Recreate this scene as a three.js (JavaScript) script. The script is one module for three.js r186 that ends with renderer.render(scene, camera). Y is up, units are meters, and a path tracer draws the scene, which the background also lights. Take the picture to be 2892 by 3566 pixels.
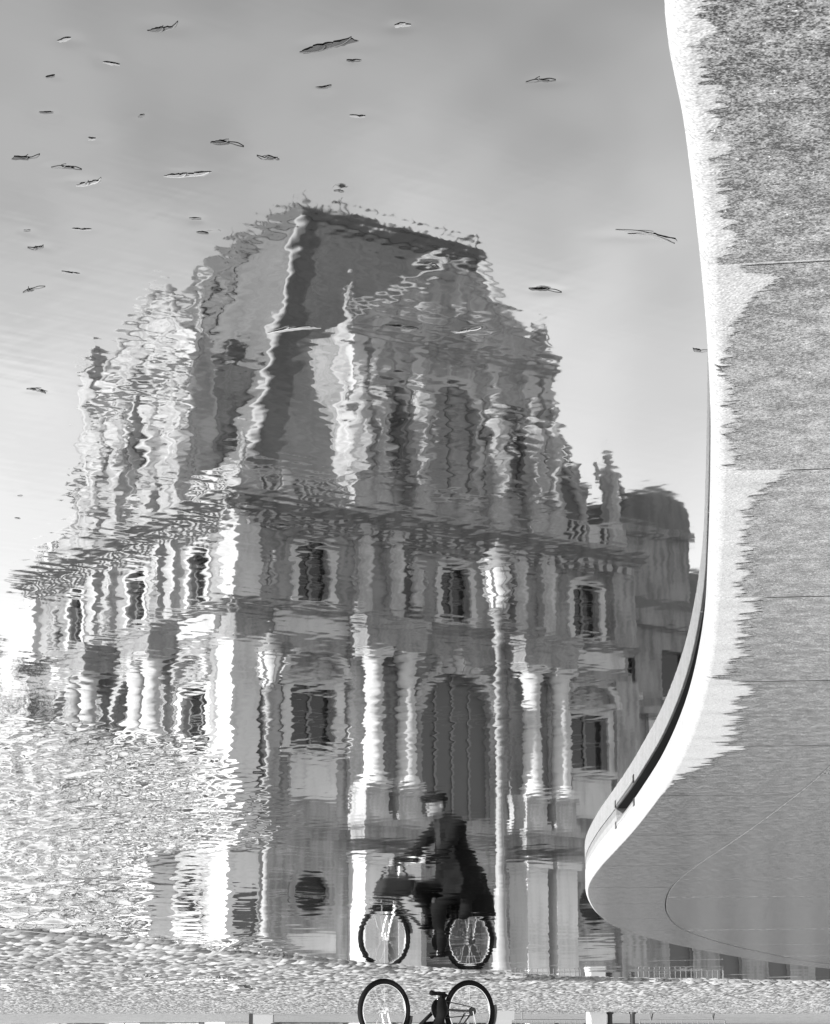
import * as THREE from 'three';
import { mergeGeometries } from 'three/addons/utils/BufferGeometryUtils.js';

// ---------------------------------------------------------------- camera, sky, sun, exposure
const scene = new THREE.Scene();
const EYE = 0.59, PITCH = 13.583 * Math.PI / 180;
const camera = new THREE.PerspectiveCamera(26.592, 830 / 1024, 0.05, 4000);
camera.position.set(0, EYE, 0);
camera.up.set(0, -1, 0);                          // the photograph is shown upside down
camera.lookAt(0, EYE - Math.sin(PITCH), Math.cos(PITCH));
scene.add(camera);
const renderer = new THREE.WebGLRenderer({ antialias: true });
renderer.setSize(830, 1024);
renderer.toneMapping = THREE.LinearToneMapping;
renderer.toneMappingExposure = 2.0;
renderer.shadowMap.enabled = true;

const SUN_EL = 29 * Math.PI / 180;
const SUN = new THREE.Vector3(-0.81 * Math.cos(SUN_EL), Math.sin(SUN_EL), -0.587 * Math.cos(SUN_EL)).normalize();

function rng(seed) { let a = seed >>> 0; return () => { a = (a + 0x6D2B79F5) | 0; let t = Math.imul(a ^ (a >>> 15), 1 | a); t = (t + Math.imul(t ^ (t >>> 7), 61 | t)) ^ t; return ((t ^ (t >>> 14)) >>> 0) / 4294967296; }; }
function hash2(x, y, s) { let h = Math.imul(x, 374761393) ^ Math.imul(y, 668265263) ^ Math.imul(s, 2147483647 ^ 0x5bd1e995); h = Math.imul(h ^ (h >>> 13), 1274126177); return ((h ^ (h >>> 16)) >>> 0) / 4294967296; }
function vnoise(x, y, s = 1, px = 0, py = 0) {      // value noise 0..1, optional period
  const xi = Math.floor(x), yi = Math.floor(y), fx = x - xi, fy = y - yi, u = fx * fx * (3 - 2 * fx), v = fy * fy * (3 - 2 * fy);
  const w = (a, p) => p ? ((a % p) + p) % p : a;
  const x0 = w(xi, px), x1 = w(xi + 1, px), y0 = w(yi, py), y1 = w(yi + 1, py);
  const a = hash2(x0, y0, s), b = hash2(x1, y0, s), c = hash2(x0, y1, s), d = hash2(x1, y1, s);
  return a + (b - a) * u + (c - a) * v + (a - b - c + d) * u * v;
}
function fbm(x, y, s, oct = 4, px = 0, py = 0) { let t = 0, a = 0.5, n = 0; for (let i = 0; i < oct; i++) { t += a * vnoise(x, y, s + i * 17, px, py); n += a; x *= 2; y *= 2; px *= 2; py *= 2; a *= 0.5; } return t / n; }
const smooth = (a, b, x) => { const t = Math.min(1, Math.max(0, (x - a) / (b - a))); return t * t * (3 - 2 * t); };

{ // hazy daylight: bright towards the horizon, darker overhead, thin veils of high cloud
  const W = 1024, H = 512, data = new Float32Array(W * H * 4);
  for (let j = 0; j < H; j++) for (let i = 0; i < W; i++) {
    const az = ((i + 0.5) / W - 0.5) * 2 * Math.PI, el = ((j + 0.5) / H - 0.5) * Math.PI;
    const e = Math.max(0, el) * 180 / Math.PI;
    let L = 0.25 + 0.8 * Math.exp(-Math.pow(e / 24, 2.4));
    const d = Math.cos(el) * (Math.cos(az) * SUN.x + Math.sin(az) * SUN.z) + Math.sin(el) * SUN.y;
    L *= 1 + 0.16 * d + 0.35 * Math.pow(Math.max(0, d), 8);
    const px = Math.cos(az) * (1.2 - el * 0.6), pz = Math.sin(az) * (1.2 - el * 0.6);
    L *= 0.9 + 0.24 * fbm(px * 5 + 9, pz * 5 + 4, 7, 5) * smooth(2, 20, e) + 0.55 * (fbm(px * 16, pz * 16 + el * 34, 19, 5) - 0.5) * smooth(6, 22, e);
    const k = (j * W + i) * 4; data[k] = data[k + 1] = data[k + 2] = L; data[k + 3] = 1;
  }
  const t = new THREE.DataTexture(data, W, H, THREE.RGBAFormat, THREE.FloatType);
  t.mapping = THREE.EquirectangularReflectionMapping; t.magFilter = THREE.LinearFilter; t.minFilter = THREE.LinearFilter; t.wrapS = THREE.RepeatWrapping; t.needsUpdate = true;
  scene.background = t; scene.environment = t;
}
const sun = new THREE.DirectionalLight(0xffffff, 4.6);
sun.position.copy(SUN).multiplyScalar(220).add(new THREE.Vector3(0, 0, 60));
sun.target.position.set(0, 0, 60);
sun.castShadow = true; sun.shadow.mapSize.set(4096, 4096);
Object.assign(sun.shadow.camera, { left: -90, right: 90, top: 90, bottom: -90, near: 10, far: 500 });
scene.add(sun, sun.target);

// ---------------------------------------------------------------- textures and materials
function greyTex(n, fn, { srgb = true, rep = [1, 1] } = {}) {
  const d = new Uint8Array(n * n * 4);
  for (let j = 0; j < n; j++) for (let i = 0; i < n; i++) { const v = Math.max(0, Math.min(255, Math.round(255 * fn(i / n, j / n)))), k = (j * n + i) * 4; d[k] = d[k + 1] = d[k + 2] = v; d[k + 3] = 255; }
  const t = new THREE.DataTexture(d, n, n); t.wrapS = t.wrapT = THREE.RepeatWrapping; t.magFilter = THREE.LinearFilter; t.minFilter = THREE.LinearMipmapLinearFilter; t.generateMipmaps = true;
  if (srgb) t.colorSpace = THREE.SRGBColorSpace; t.repeat.set(...rep); t.needsUpdate = true; return t;
}
const L2S = (v) => v <= 0.0031308 ? v * 12.92 : 1.055 * Math.pow(v, 1 / 2.4) - 0.055;
const G = (v) => new THREE.Color().setRGB(v, v, v);
const grain = (u, v, s, n) => vnoise(u * n, v * n, s, n, n);
// granite, tile of 0.30 m
const graniteDry = greyTex(1024, (u, v) => L2S(0.35 + 0.2 * (grain(u, v, 3, 256) - 0.5) + 0.07 * (grain(u, v, 4, 100) - 0.5) + 0.10 * (fbm(u * 6, v * 6, 5, 3, 6, 6) - 0.5) - (grain(u, v, 8, 300) > 0.965 ? 0.18 : 0)), { rep: [1 / 0.3, 1 / 0.3] });
const graniteWet = greyTex(1024, (u, v) => { const a = grain(u, v, 13, 300), b = grain(u, v, 14, 140), c = grain(u, v, 15, 480); let x = 0.115 + 0.26 * (a - 0.5) + 0.17 * (b - 0.5) + 0.18 * (c - 0.5) + 0.24 * (fbm(u * 18, v * 18, 15, 3, 18, 18) - 0.5); if (grain(u, v, 18, 150) > 0.955) x += 0.35; return L2S(Math.max(0.012, x)); }, { rep: [1 / 0.3, 1 / 0.3] });
const graniteBump = greyTex(1024, (u, v) => 0.6 * grain(u, v, 23, 220) + 0.3 * grain(u, v, 24, 90) + 0.1 * grain(u, v, 27, 400), { srgb: false, rep: [1 / 0.3, 1 / 0.3] });
// limestone of the palace, tile of 6 m: drips, soot patches, tooling
const limestone = (lo, hi, s) => greyTex(512, (u, v) => { const drip = fbm(u * 24, v * 3, s, 4, 24, 3), blot = fbm(u * 5, v * 5, s + 50, 4, 5, 5), fine = grain(u, v, s + 90, 128); const t = 0.45 * drip + 0.4 * blot + 0.15 * fine; return L2S(lo + (hi - lo) * smooth(0.25, 0.72, t)); }, { rep: [1 / 6, 1 / 6] });
const M = {
  water: new THREE.MeshPhysicalMaterial({ name: 'pool water', color: G(0.36), metalness: 1, roughness: 0.02 }),
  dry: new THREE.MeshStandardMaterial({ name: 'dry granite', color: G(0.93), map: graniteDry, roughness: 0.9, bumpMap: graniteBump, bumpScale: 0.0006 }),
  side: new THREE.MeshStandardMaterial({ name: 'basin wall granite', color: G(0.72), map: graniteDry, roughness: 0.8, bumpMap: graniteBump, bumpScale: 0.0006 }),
  wet: new THREE.MeshPhysicalMaterial({ name: 'wet granite', map: graniteWet, roughness: 0.13, ior: 1.33, bumpMap: graniteBump, bumpScale: 0.0002 }),
  unlitRoom: new THREE.MeshPhysicalMaterial({ name: 'dark oculus glass', color: G(0.015), roughness: 0.3, specularIntensity: 0.4 }),
  bedAndSlotShade: new THREE.MeshStandardMaterial({ name: 'mortar bed', color: G(0.03), roughness: 1 }),  // mortar under the slabs; its near-black also paints shade inside the slot
  stone: new THREE.MeshStandardMaterial({ name: 'weathered limestone', map: limestone(0.16, 0.36, 31), roughness: 0.92 }),
  pale: new THREE.MeshStandardMaterial({ name: 'pale limestone', map: limestone(0.4, 0.6, 37), roughness: 0.9 }),
  carved: new THREE.MeshStandardMaterial({ name: 'carved limestone', map: limestone(0.3, 0.58, 41), roughness: 0.92 }),
  slate: new THREE.MeshStandardMaterial({ name: 'roof slate', map: limestone(0.14, 0.21, 47), roughness: 0.75 }),
  lead: new THREE.MeshStandardMaterial({ name: 'lead flashing', color: G(0.42), roughness: 0.55 }),
  crest: new THREE.MeshStandardMaterial({ name: 'lead cresting', color: G(0.12), roughness: 0.6 }),
  glass: new THREE.MeshPhysicalMaterial({ name: 'dark window glass', color: G(0.02), roughness: 0.06 }),
  frame: new THREE.MeshStandardMaterial({ name: 'window frame paint', color: G(0.2), roughness: 0.6 }),
  shutter: new THREE.MeshStandardMaterial({ name: 'grey shutter paint', color: G(0.13), roughness: 0.7 }),
  door: new THREE.MeshStandardMaterial({ name: 'door leaf', color: G(0.07), roughness: 0.6 }),
  postPaint: new THREE.MeshStandardMaterial({ name: 'lamp post paint', color: G(0.27), roughness: 0.45 }),
  lampGlass: new THREE.MeshPhysicalMaterial({ name: 'frosted lantern glass', color: G(0.8), roughness: 0.4 }),
  iron: new THREE.MeshStandardMaterial({ name: 'dark iron', color: G(0.03), roughness: 0.5, metalness: 0.3 }),
  white: new THREE.MeshStandardMaterial({ name: 'white paint', color: G(0.78), roughness: 0.5 }),
  barrierPaint: new THREE.MeshStandardMaterial({ name: 'grey barrier paint', color: G(0.16), roughness: 0.6 }),
  galv: new THREE.MeshStandardMaterial({ name: 'galvanised steel', color: G(0.5), roughness: 0.4, metalness: 0.7 }),
  rubber: new THREE.MeshPhysicalMaterial({ name: 'tyre rubber', color: G(0.01), roughness: 0.9, specularIntensity: 0.3 }),
  chrome: new THREE.MeshStandardMaterial({ name: 'chrome', color: G(0.8), roughness: 0.2, metalness: 1 }),
  bikePaint: new THREE.MeshPhysicalMaterial({ name: 'black bicycle enamel', color: G(0.02), roughness: 0.35, clearcoat: 0.6 }),
  canvas: new THREE.MeshStandardMaterial({ name: 'dark canvas', color: G(0.01), roughness: 0.9 }),
  cloth: new THREE.MeshPhysicalMaterial({ name: 'clothing and skin', vertexColors: true, roughness: 0.9, specularIntensity: 0.25 }),
  cap: new THREE.MeshPhysicalMaterial({ name: 'dark wool', color: G(0.012), roughness: 1, specularIntensity: 0.2 }),
  litter: new THREE.MeshStandardMaterial({ name: 'wet dead leaf', color: G(0.1), roughness: 0.6, side: THREE.DoubleSide }),
  litterPale: new THREE.MeshStandardMaterial({ name: 'bleached leaf', color: G(0.24), roughness: 0.7, side: THREE.DoubleSide }),
  litterDark: new THREE.MeshStandardMaterial({ name: 'black leaf', color: G(0.06), roughness: 0.6, side: THREE.DoubleSide }),
  leaf: new THREE.MeshStandardMaterial({ name: 'foliage', color: G(0.06), roughness: 0.9, side: THREE.DoubleSide }),
  bark: new THREE.MeshStandardMaterial({ name: 'bark', color: G(0.08), roughness: 1 }),
};

// ---------------------------------------------------------------- helpers
const used = new Map();
function numbered(n) { const k = used.get(n) || 0; used.set(n, k + 1); return k ? `${n}_${String(k).padStart(3, '0')}` : n; }
function tag(o, label, category, group, kind) { if (label) o.userData.label = label; if (category) o.userData.category = category; if (group) o.userData.group = group; if (kind) o.userData.kind = kind; return o; }
function lit(m) { m.castShadow = true; m.receiveShadow = true; return m; }
function mesh(name, geo, mat, parent, x = 0, y = 0, z = 0) { const m = lit(new THREE.Mesh(geo, mat)); m.name = parent ? name : numbered(name); m.position.set(x, y, z); (parent || scene).add(m); return m; }
function thing(name, x = 0, y = 0, z = 0, ry = 0) { const g = new THREE.Group(); g.name = numbered(name); g.position.set(x, y, z); g.rotation.y = ry; scene.add(g); return g; }
const clean = (g) => { const o = g.index ? g.toNonIndexed() : g.clone(); for (const k of Object.keys(o.attributes)) if (!['position', 'normal', 'uv'].includes(k)) o.deleteAttribute(k); if (!o.attributes.uv) o.setAttribute('uv', new THREE.BufferAttribute(new Float32Array(o.attributes.position.count * 2), 2)); return o; };
const merge = (list) => mergeGeometries(list.map(clean));
const box = (w, h, d, x = 0, y = 0, z = 0) => new THREE.BoxGeometry(w, h, d).translate(x, y, z);      // centred in x and z, standing on y
const slab = (w, h, d, x = 0, y = 0, z = 0) => box(w, h, d, x, y + h / 2, z);
const lathe = (pts, n = 20) => new THREE.LatheGeometry(pts.map(([r, y]) => new THREE.Vector2(r, y)), n);
function bar(a, b, r, r2 = r, n = 8) { const A = new THREE.Vector3(...a), B = new THREE.Vector3(...b), d = B.clone().sub(A), g = new THREE.CylinderGeometry(r2, r, d.length(), n); g.applyQuaternion(new THREE.Quaternion().setFromUnitVectors(new THREE.Vector3(0, 1, 0), d.normalize())); return g.translate(...A.add(B).multiplyScalar(0.5).toArray()); }
function tube(pts, r, seg = 24, n = 8, closed = false) { return new THREE.TubeGeometry(new THREE.CatmullRomCurve3(pts.map((p) => new THREE.Vector3(...p)), closed), seg, r, n, closed); }
function uvWorld(g) { // box projection in metres for the stone maps
  const o = g.index ? g.toNonIndexed() : g; const p = o.attributes.position, n = o.attributes.normal, uv = new Float32Array(p.count * 2);
  for (let i = 0; i < p.count; i++) { const ax = Math.abs(n.getX(i)), ay = Math.abs(n.getY(i)), az = Math.abs(n.getZ(i)); if (ay > ax && ay > az) { uv[2 * i] = p.getX(i); uv[2 * i + 1] = p.getZ(i); } else if (ax > az) { uv[2 * i] = p.getZ(i); uv[2 * i + 1] = p.getY(i); } else { uv[2 * i] = p.getX(i); uv[2 * i + 1] = p.getY(i); } }
  o.setAttribute('uv', new THREE.BufferAttribute(uv, 2)); return o;
}

// ---------------------------------------------------------------- ground and pool
const GY = 0.014;                                   // the court lies just above the water
const farEdge = [[-14, 1.5], [-6, 6.5], [-2.4, 11], [-1.5, 14.2], [-0.45, 18.2], [1.34, 22.4], [4.7, 25.3], [9, 27]];
{
  const s = new THREE.Shape([[-1800, -1500], [1800, -1500], [1800, 2500], [-1800, 2500]].map((p) => new THREE.Vector2(...p)));
  s.holes.push(new THREE.Path([[9, -4], [-14, -4], ...farEdge.map(([x, z]) => [x, z + 0.75])].map((p) => new THREE.Vector2(...p))));
  const g = new THREE.ExtrudeGeometry(s, { depth: 0.6, bevelEnabled: false }); g.rotateX(Math.PI / 2); g.translate(0, GY, 0);
  const cob = greyTex(512, (u, v) => L2S(0.2 + 0.2 * (grain(u, v, 61, 40) - 0.5) + 0.16 * (grain(u, v, 62, 128) - 0.5) + 0.1 * (fbm(u * 4, v * 4, 63, 3, 4, 4) - 0.5)), { rep: [1 / 4, 1 / 4] });
  M.ground = new THREE.MeshStandardMaterial({ name: 'damp paving', map: cob, roughness: 0.6 });
  tag(mesh('ground', uvWorld(g), M.ground), 'grey stone paving of the wide court behind the pool', 'ground', null, 'structure');
}
function edgeZ(x) { for (let i = 1; i < farEdge.length; i++) if (x <= farEdge[i][0]) { const [a, b] = farEdge[i - 1], [c, d] = farEdge[i]; return b + (d - b) * (x - a) / (c - a); } return 27; }

{ // setts of the court, far behind the water: too small to pick apart
  const r = rng(5), list = [], col = [];
  const add = (x, z, w) => { const inl = z - edgeZ(x); if (inl < -0.25) return; list.push([x, z, w, (r() - 0.5) * 0.12, 0.8 + r() * 0.45, (r() - 0.5) * 0.14, (r() - 0.5) * 0.14]); col.push(0.06 + 0.34 * Math.pow(r(), 1.6)); };
  for (let z = 5; z < 58; z += 0.105) for (let x = -(0.24 * z + 1.5); x < 0.24 * z + 1.5; x += 0.112) add(x + (r() - 0.5) * 0.02 + 0.05 * (Math.round(z / 0.105) % 2), z + (r() - 0.5) * 0.02, 0.1);
  const dome = new THREE.SphereGeometry(0.5, 8, 4, 0, Math.PI * 2, 0, Math.PI / 2);
  { const p = dome.attributes.position; for (let i = 0; i < p.count; i++) { const x = p.getX(i), z = p.getZ(i), m = Math.max(Math.abs(x), Math.abs(z), 1e-6), l = Math.hypot(x, z); const k = 0.6 + 0.4 * l / m; p.setX(i, x * k); p.setZ(i, z * k); } dome.computeVertexNormals(); }
  const im = new THREE.InstancedMesh(dome, new THREE.MeshStandardMaterial({ name: 'wet setts', roughness: 0.42 }), list.length);
  const m = new THREE.Matrix4(), q = new THREE.Quaternion(), e = new THREE.Euler();
  list.forEach(([x, z, w, a, k, tx, tz], i) => { q.setFromEuler(e.set(tx, a, tz)); m.compose(new THREE.Vector3(x, GY - 0.006 - 0.055 * smooth(1.1, -0.2, z - edgeZ(x) + 0.9 * (vnoise(x * 1.3, z * 0.5, 88) - 0.5)), z), q, new THREE.Vector3(w, 0.052 * k, w)); im.setMatrixAt(i, m); im.setColorAt(i, G(col[i])); });
  im.name = 'cobblestones'; lit(im); scene.add(im); tag(im, 'small wet grey cobblestones paving the court beyond the pool', 'cobblestones', null, 'stuff');
}

// debris floating near the camera: [x, z, length]
const debris = [[-0.152, 1.198, 0.024], [-0.21, 1.217, 0.011], [-0.055, 1.223, 0.04], [-0.228, 1.267, 0.01], [-0.008, 1.198, 0.011], [-0.038, 1.244, 0.008], [-0.058, 1.286, 0.011], [-0.037, 1.327, 0.009], [0.08, 1.275, 0.02], [-0.241, 1.327, 0.01], [-0.219, 1.366, 0.009], [-0.128, 1.376, 0.024], [-0.102, 1.397, 0.015], [-0.161, 1.428, 0.035], [-0.267, 1.395, 0.018], [-0.244, 1.418, 0.022], [-0.232, 1.442, 0.025], [-0.292, 1.541, 0.01], [-0.292, 1.572, 0.014], [-0.251, 1.533, 0.012], [-0.163, 1.517, 0.01], [-0.158, 1.543, 0.012], [-0.274, 1.633, 0.011], [-0.31, 1.671, 0.026], [-0.357, 1.957, 0.022], [0.175, 1.551, 0.058], [0.106, 1.673, 0.03], [0.253, 1.829, 0.016], [-0.104, 1.777, 0.051], [-0.011, 1.767, 0.031], [0.01, 1.614, 0.02], [0.046, 1.775, 0.027], [-0.054, 1.456, 0.007], [-0.445, 2.361, 0.01], [-0.465, 2.477, 0.011], [-0.155, 2.509, 0.022], [-0.182, 1.327, 0.006], [-0.19, 1.247, 0.011]];

// outline of the stone platform at the pool's edge: [x, z]
const edgePts = [[0.0, -4], [0.03, -2], [0.065, -0.6], [0.098, 0.5], [0.127, 1.012], [0.157, 1.176], [0.192, 1.382], [0.223, 1.577], [0.254, 1.79], [0.274, 1.93], [0.303, 2.15], [0.35, 2.524], [0.406, 3.0], [0.468, 3.69], [0.513, 4.45], [0.535, 5.1], [0.547, 5.6], [0.554, 6.1], [0.563, 6.75], [0.588, 7.5], [0.624, 8.03], [0.706, 8.85], [0.796, 9.56], [0.974, 10.64], [1.35, 12.17], [1.82, 13.7], [2.45, 15.5], [3.02, 16.8], [4.1, 18.8], [5.6, 21], [7.4, 23]];

{ // the water: a real rippled surface, finer where it is nearer
  const r = rng(77), waves = [];
  for (let i = 0; i < 140; i++) { // wavelengths from 0.9 cm to 3 m
    const lam = 0.009 * Math.pow(3 / 0.009, (i + r()) / 140), a = (r() - 0.5) * 2.3 + (r() < 0.5 ? Math.PI : 0), k = 2 * Math.PI / lam;
    waves.push({ lam, kx: k * Math.cos(a), kz: k * Math.sin(a), ph: r() * 6.2832, k });
  }
  const edgeX = (z) => { for (let i = 1; i < edgePts.length; i++) if (z <= edgePts[i][1]) { const [a, b] = edgePts[i - 1], [c, d] = edgePts[i]; return a + (c - a) * (z - b) / (d - b); } return 9; };
  const dimples = []; for (const [bx, bz, bl] of debris) for (let k = 0; k < 4; k++) dimples.push([bx + (r() - 0.5) * bl * 0.8, bz + (r() - 0.4) * 0.005, bl * (0.14 + 0.22 * r()) + 0.002, 0.003 + 0.004 * r() + bl * 0.06, 0.001 + 0.006 * r()]);
  const NW = waves.length;
  const zs = []; for (let z = -4; z < 0.4; z += 0.4) zs.push(z);
  const i0 = 1 / 0.4, i1 = 1 / 28; const R = 1750;
  for (let j = 0; j <= R; j++) { const t = j / R; // two spans: coarse up to 0.85 m, then even steps in 1/z
    const a = 0.06; zs.push(t < a ? 1 / (i0 + (1 / 0.85 - i0) * t / a) : 1 / (1 / 0.85 + (i1 - 1 / 0.85) * (t - a) / (1 - a))); }
  const NC = 270, us = [-14.5]; for (let c = 0; c <= NC; c++) us.push(c / NC * 2 - 1); us.push(9.4);
  const rows = zs.length, cols = us.length, pos = new Float32Array(rows * cols * 3), nor = new Float32Array(rows * cols * 3), uv = new Float32Array(rows * cols * 2);
  for (let j = 0; j < rows; j++) {
    const z = zs[j], dz = j ? z - zs[j - 1] : 0.4, half = 0.3 + 0.235 * Math.max(0, z);
    const dx = 2 * half / NC;
    for (let c = 0; c < cols; c++) {
      const outer = c === 0 || c === cols - 1, x = outer ? us[c] : us[c] * half;
      let y = 0, gx = 0, gz = 0;
      if (z > 0.5 && !outer) {
        const n1 = fbm(x * 0.9 + 3, z * 0.45, 201, 3), n2 = fbm(x * 2.4 + 3, z * 0.8, 231, 3);
        // calm in the lee near the camera; a gust roughens the left side from four metres out
        const gust = smooth(-0.3, -0.74, x + 0.24 * (n2 - 0.5) + 0.05 * (z - 5.5) * (z > 5.5 ? 1 : 0)) * smooth(4.1, 5.0, z + 0.9 * (n1 - 0.5) - 0.55 * (x + 0.6));
        const lull = smooth(6.6, 7.4, z + 0.6 * (n1 - 0.5)) * smooth(15.5, 13, z) * smooth(-0.132, -0.112, x / z + 0.02 * (n2 - 0.5));
        const g2 = gust * (1 - 0.95 * lull);
        const base = 0.0009 + 0.0034 * smooth(1.22, 1.75, z) * (0.5 + n1) - 0.0023 * smooth(2.0, 3.4, z) - 0.0012 * smooth(4.2, 6.6, z);
        const far = 0.0012 * smooth(10.5, 14, z) * smooth(0.45, 0.65, n2);
        const s = Math.max(0.0008 + 0.0009 * smooth(0.35, 0.7, n2), base) * (1 - 0.7 * smooth(0.25, 0.05, edgeX(z) - x)) + far + 0.095 * g2 * (0.45 + n2), lc = Math.max(0.012 * z, 3.2 * dz);
        for (let w = 0; w < NW; w++) {
          const W = waves[w], res = smooth(2.0, 3.6, W.lam / Math.max(Math.abs(W.kz / W.k) * dz, Math.abs(W.kx / W.k) * dx, 1e-4));
          if (res <= 0) continue;
          const longFade = W.lam > lc ? Math.pow(lc / W.lam, 1.5) : 1, nearFade = Math.min(1, 0.25 + W.lam / 0.03 * 0.5);
          const sl = s * 0.42 * res * longFade * nearFade * (g2 > 0.02 && W.lam < 0.6 ? 1.15 : 1), ph = W.kx * x + W.kz * z + W.ph;
          y += sl / W.k * Math.sin(ph); const cs = sl * Math.cos(ph); gx += cs * W.kx / W.k; gz += cs * W.kz / W.k;
        }
        if (z < 2.7) for (const [bx, bz, sx, sz, am] of dimples) { // the skin of the water dips round each floating scrap
          const qx = (x - bx) / sx, qz = (z - bz) / sz, q = qx * qx + qz * qz;
          if (q < 14) { const e = am * sz * Math.exp(-q / 2); y -= e; gx += e * qx / sx; gz += e * qz / sz; }
        }
      }
      const k = j * cols + c; pos[3 * k] = x; pos[3 * k + 1] = y; pos[3 * k + 2] = z;
      const l = Math.hypot(gx, 1, gz); nor[3 * k] = -gx / l; nor[3 * k + 1] = 1 / l; nor[3 * k + 2] = -gz / l; uv[2 * k] = x; uv[2 * k + 1] = z;
    }
  }
  const idx = new Uint32Array((rows - 1) * (cols - 1) * 6); let n = 0;
  for (let j = 0; j < rows - 1; j++) for (let c = 0; c < cols - 1; c++) { const a = j * cols + c, b = a + 1, d = a + cols, e = d + 1; idx[n++] = a; idx[n++] = d; idx[n++] = b; idx[n++] = b; idx[n++] = d; idx[n++] = e; }
  const g = new THREE.BufferGeometry(); g.setAttribute('position', new THREE.BufferAttribute(pos, 3)); g.setAttribute('normal', new THREE.BufferAttribute(nor, 3)); g.setAttribute('uv', new THREE.BufferAttribute(uv, 2)); g.setIndex(new THREE.BufferAttribute(idx, 1));
  tag(mesh('pool_water', g, M.water), 'rippled pool water mirroring the palace and the sky', 'water', null, 'structure');
}

// ---------------------------------------------------------------- stone platform at the pool's edge
const edgeCurve = new THREE.CatmullRomCurve3(edgePts.map(([x, z]) => new THREE.Vector3(x, 0, z)), false, 'centripetal');
edgeCurve.arcLengthDivisions = 2000;
const EL = edgeCurve.getLength(); const eTab = [];
for (let i = 0; i <= 4000; i++) { const p = edgeCurve.getPointAt(i / 4000); eTab.push(p); }
const sAtZ = (z) => { for (let i = 1; i <= 4000; i++) if (eTab[i].z >= z) return (i - 1 + (z - eTab[i - 1].z) / (eTab[i].z - eTab[i - 1].z)) / 4000 * EL; return EL; };
const eTan = []; for (let i = 0; i <= 4000; i++) { const a = eTab[Math.max(0, i - 12)], b = eTab[Math.min(4000, i + 12)]; eTan.push(new THREE.Vector3().subVectors(b, a).normalize()); }
function edgeAt(s, o, y) { const f = Math.min(3999.999, Math.max(0, s / EL * 4000)), i = Math.floor(f), t = f - i, p = eTab[i].clone().lerp(eTab[i + 1], t), d = eTan[i].clone().lerp(eTan[i + 1], t); return [p.x + d.z * o, y, p.z - d.x * o]; }
function sweep(profile, s0, s1, step, cap = true) { // profile of [offset, height] swept along the edge, uv in metres
  const n = Math.max(1, Math.ceil((s1 - s0) / step)), P = profile.length, pos = [], uv = [], idx = [], cum = [0];
  for (let i = 1; i < P; i++) cum.push(cum[i - 1] + Math.hypot(profile[i][0] - profile[i - 1][0], profile[i][1] - profile[i - 1][1]));
  for (let k = 0; k <= n; k++) { const s = s0 + (s1 - s0) * k / n; for (let i = 0; i < P; i++) { pos.push(...edgeAt(s, profile[i][0], profile[i][1])); uv.push(cum[i], s); } }
  for (let k = 0; k < n; k++) for (let i = 0; i < P - 1; i++) { const a = k * P + i, b = a + 1, c = a + P, d = c + 1; idx.push(a, c, b, b, c, d); }
  if (cap) for (const [k, flip] of [[0, 1], [n, 0]]) { const b = pos.length / 3; for (let i = 0; i < P; i++) { pos.push(pos[3 * (k * P + i)], pos[3 * (k * P + i) + 1], pos[3 * (k * P + i) + 2]); uv.push(profile[i][0], profile[i][1]); } for (let i = 1; i < P - 1; i++) flip ? idx.push(b, b + i, b + i + 1) : idx.push(b, b + i + 1, b + i); }
  const g = new THREE.BufferGeometry(); g.setAttribute('position', new THREE.Float32BufferAttribute(pos, 3)); g.setAttribute('uv', new THREE.Float32BufferAttribute(uv, 2)); g.setIndex(idx); g.computeVertexNormals(); return g;
}
const TOP = 0.085, RR = 0.013;
const platform = thing('stone_platform');
tag(platform, 'curved pale granite pool edge with wet stone slabs', 'platform', null, 'structure');
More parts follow.
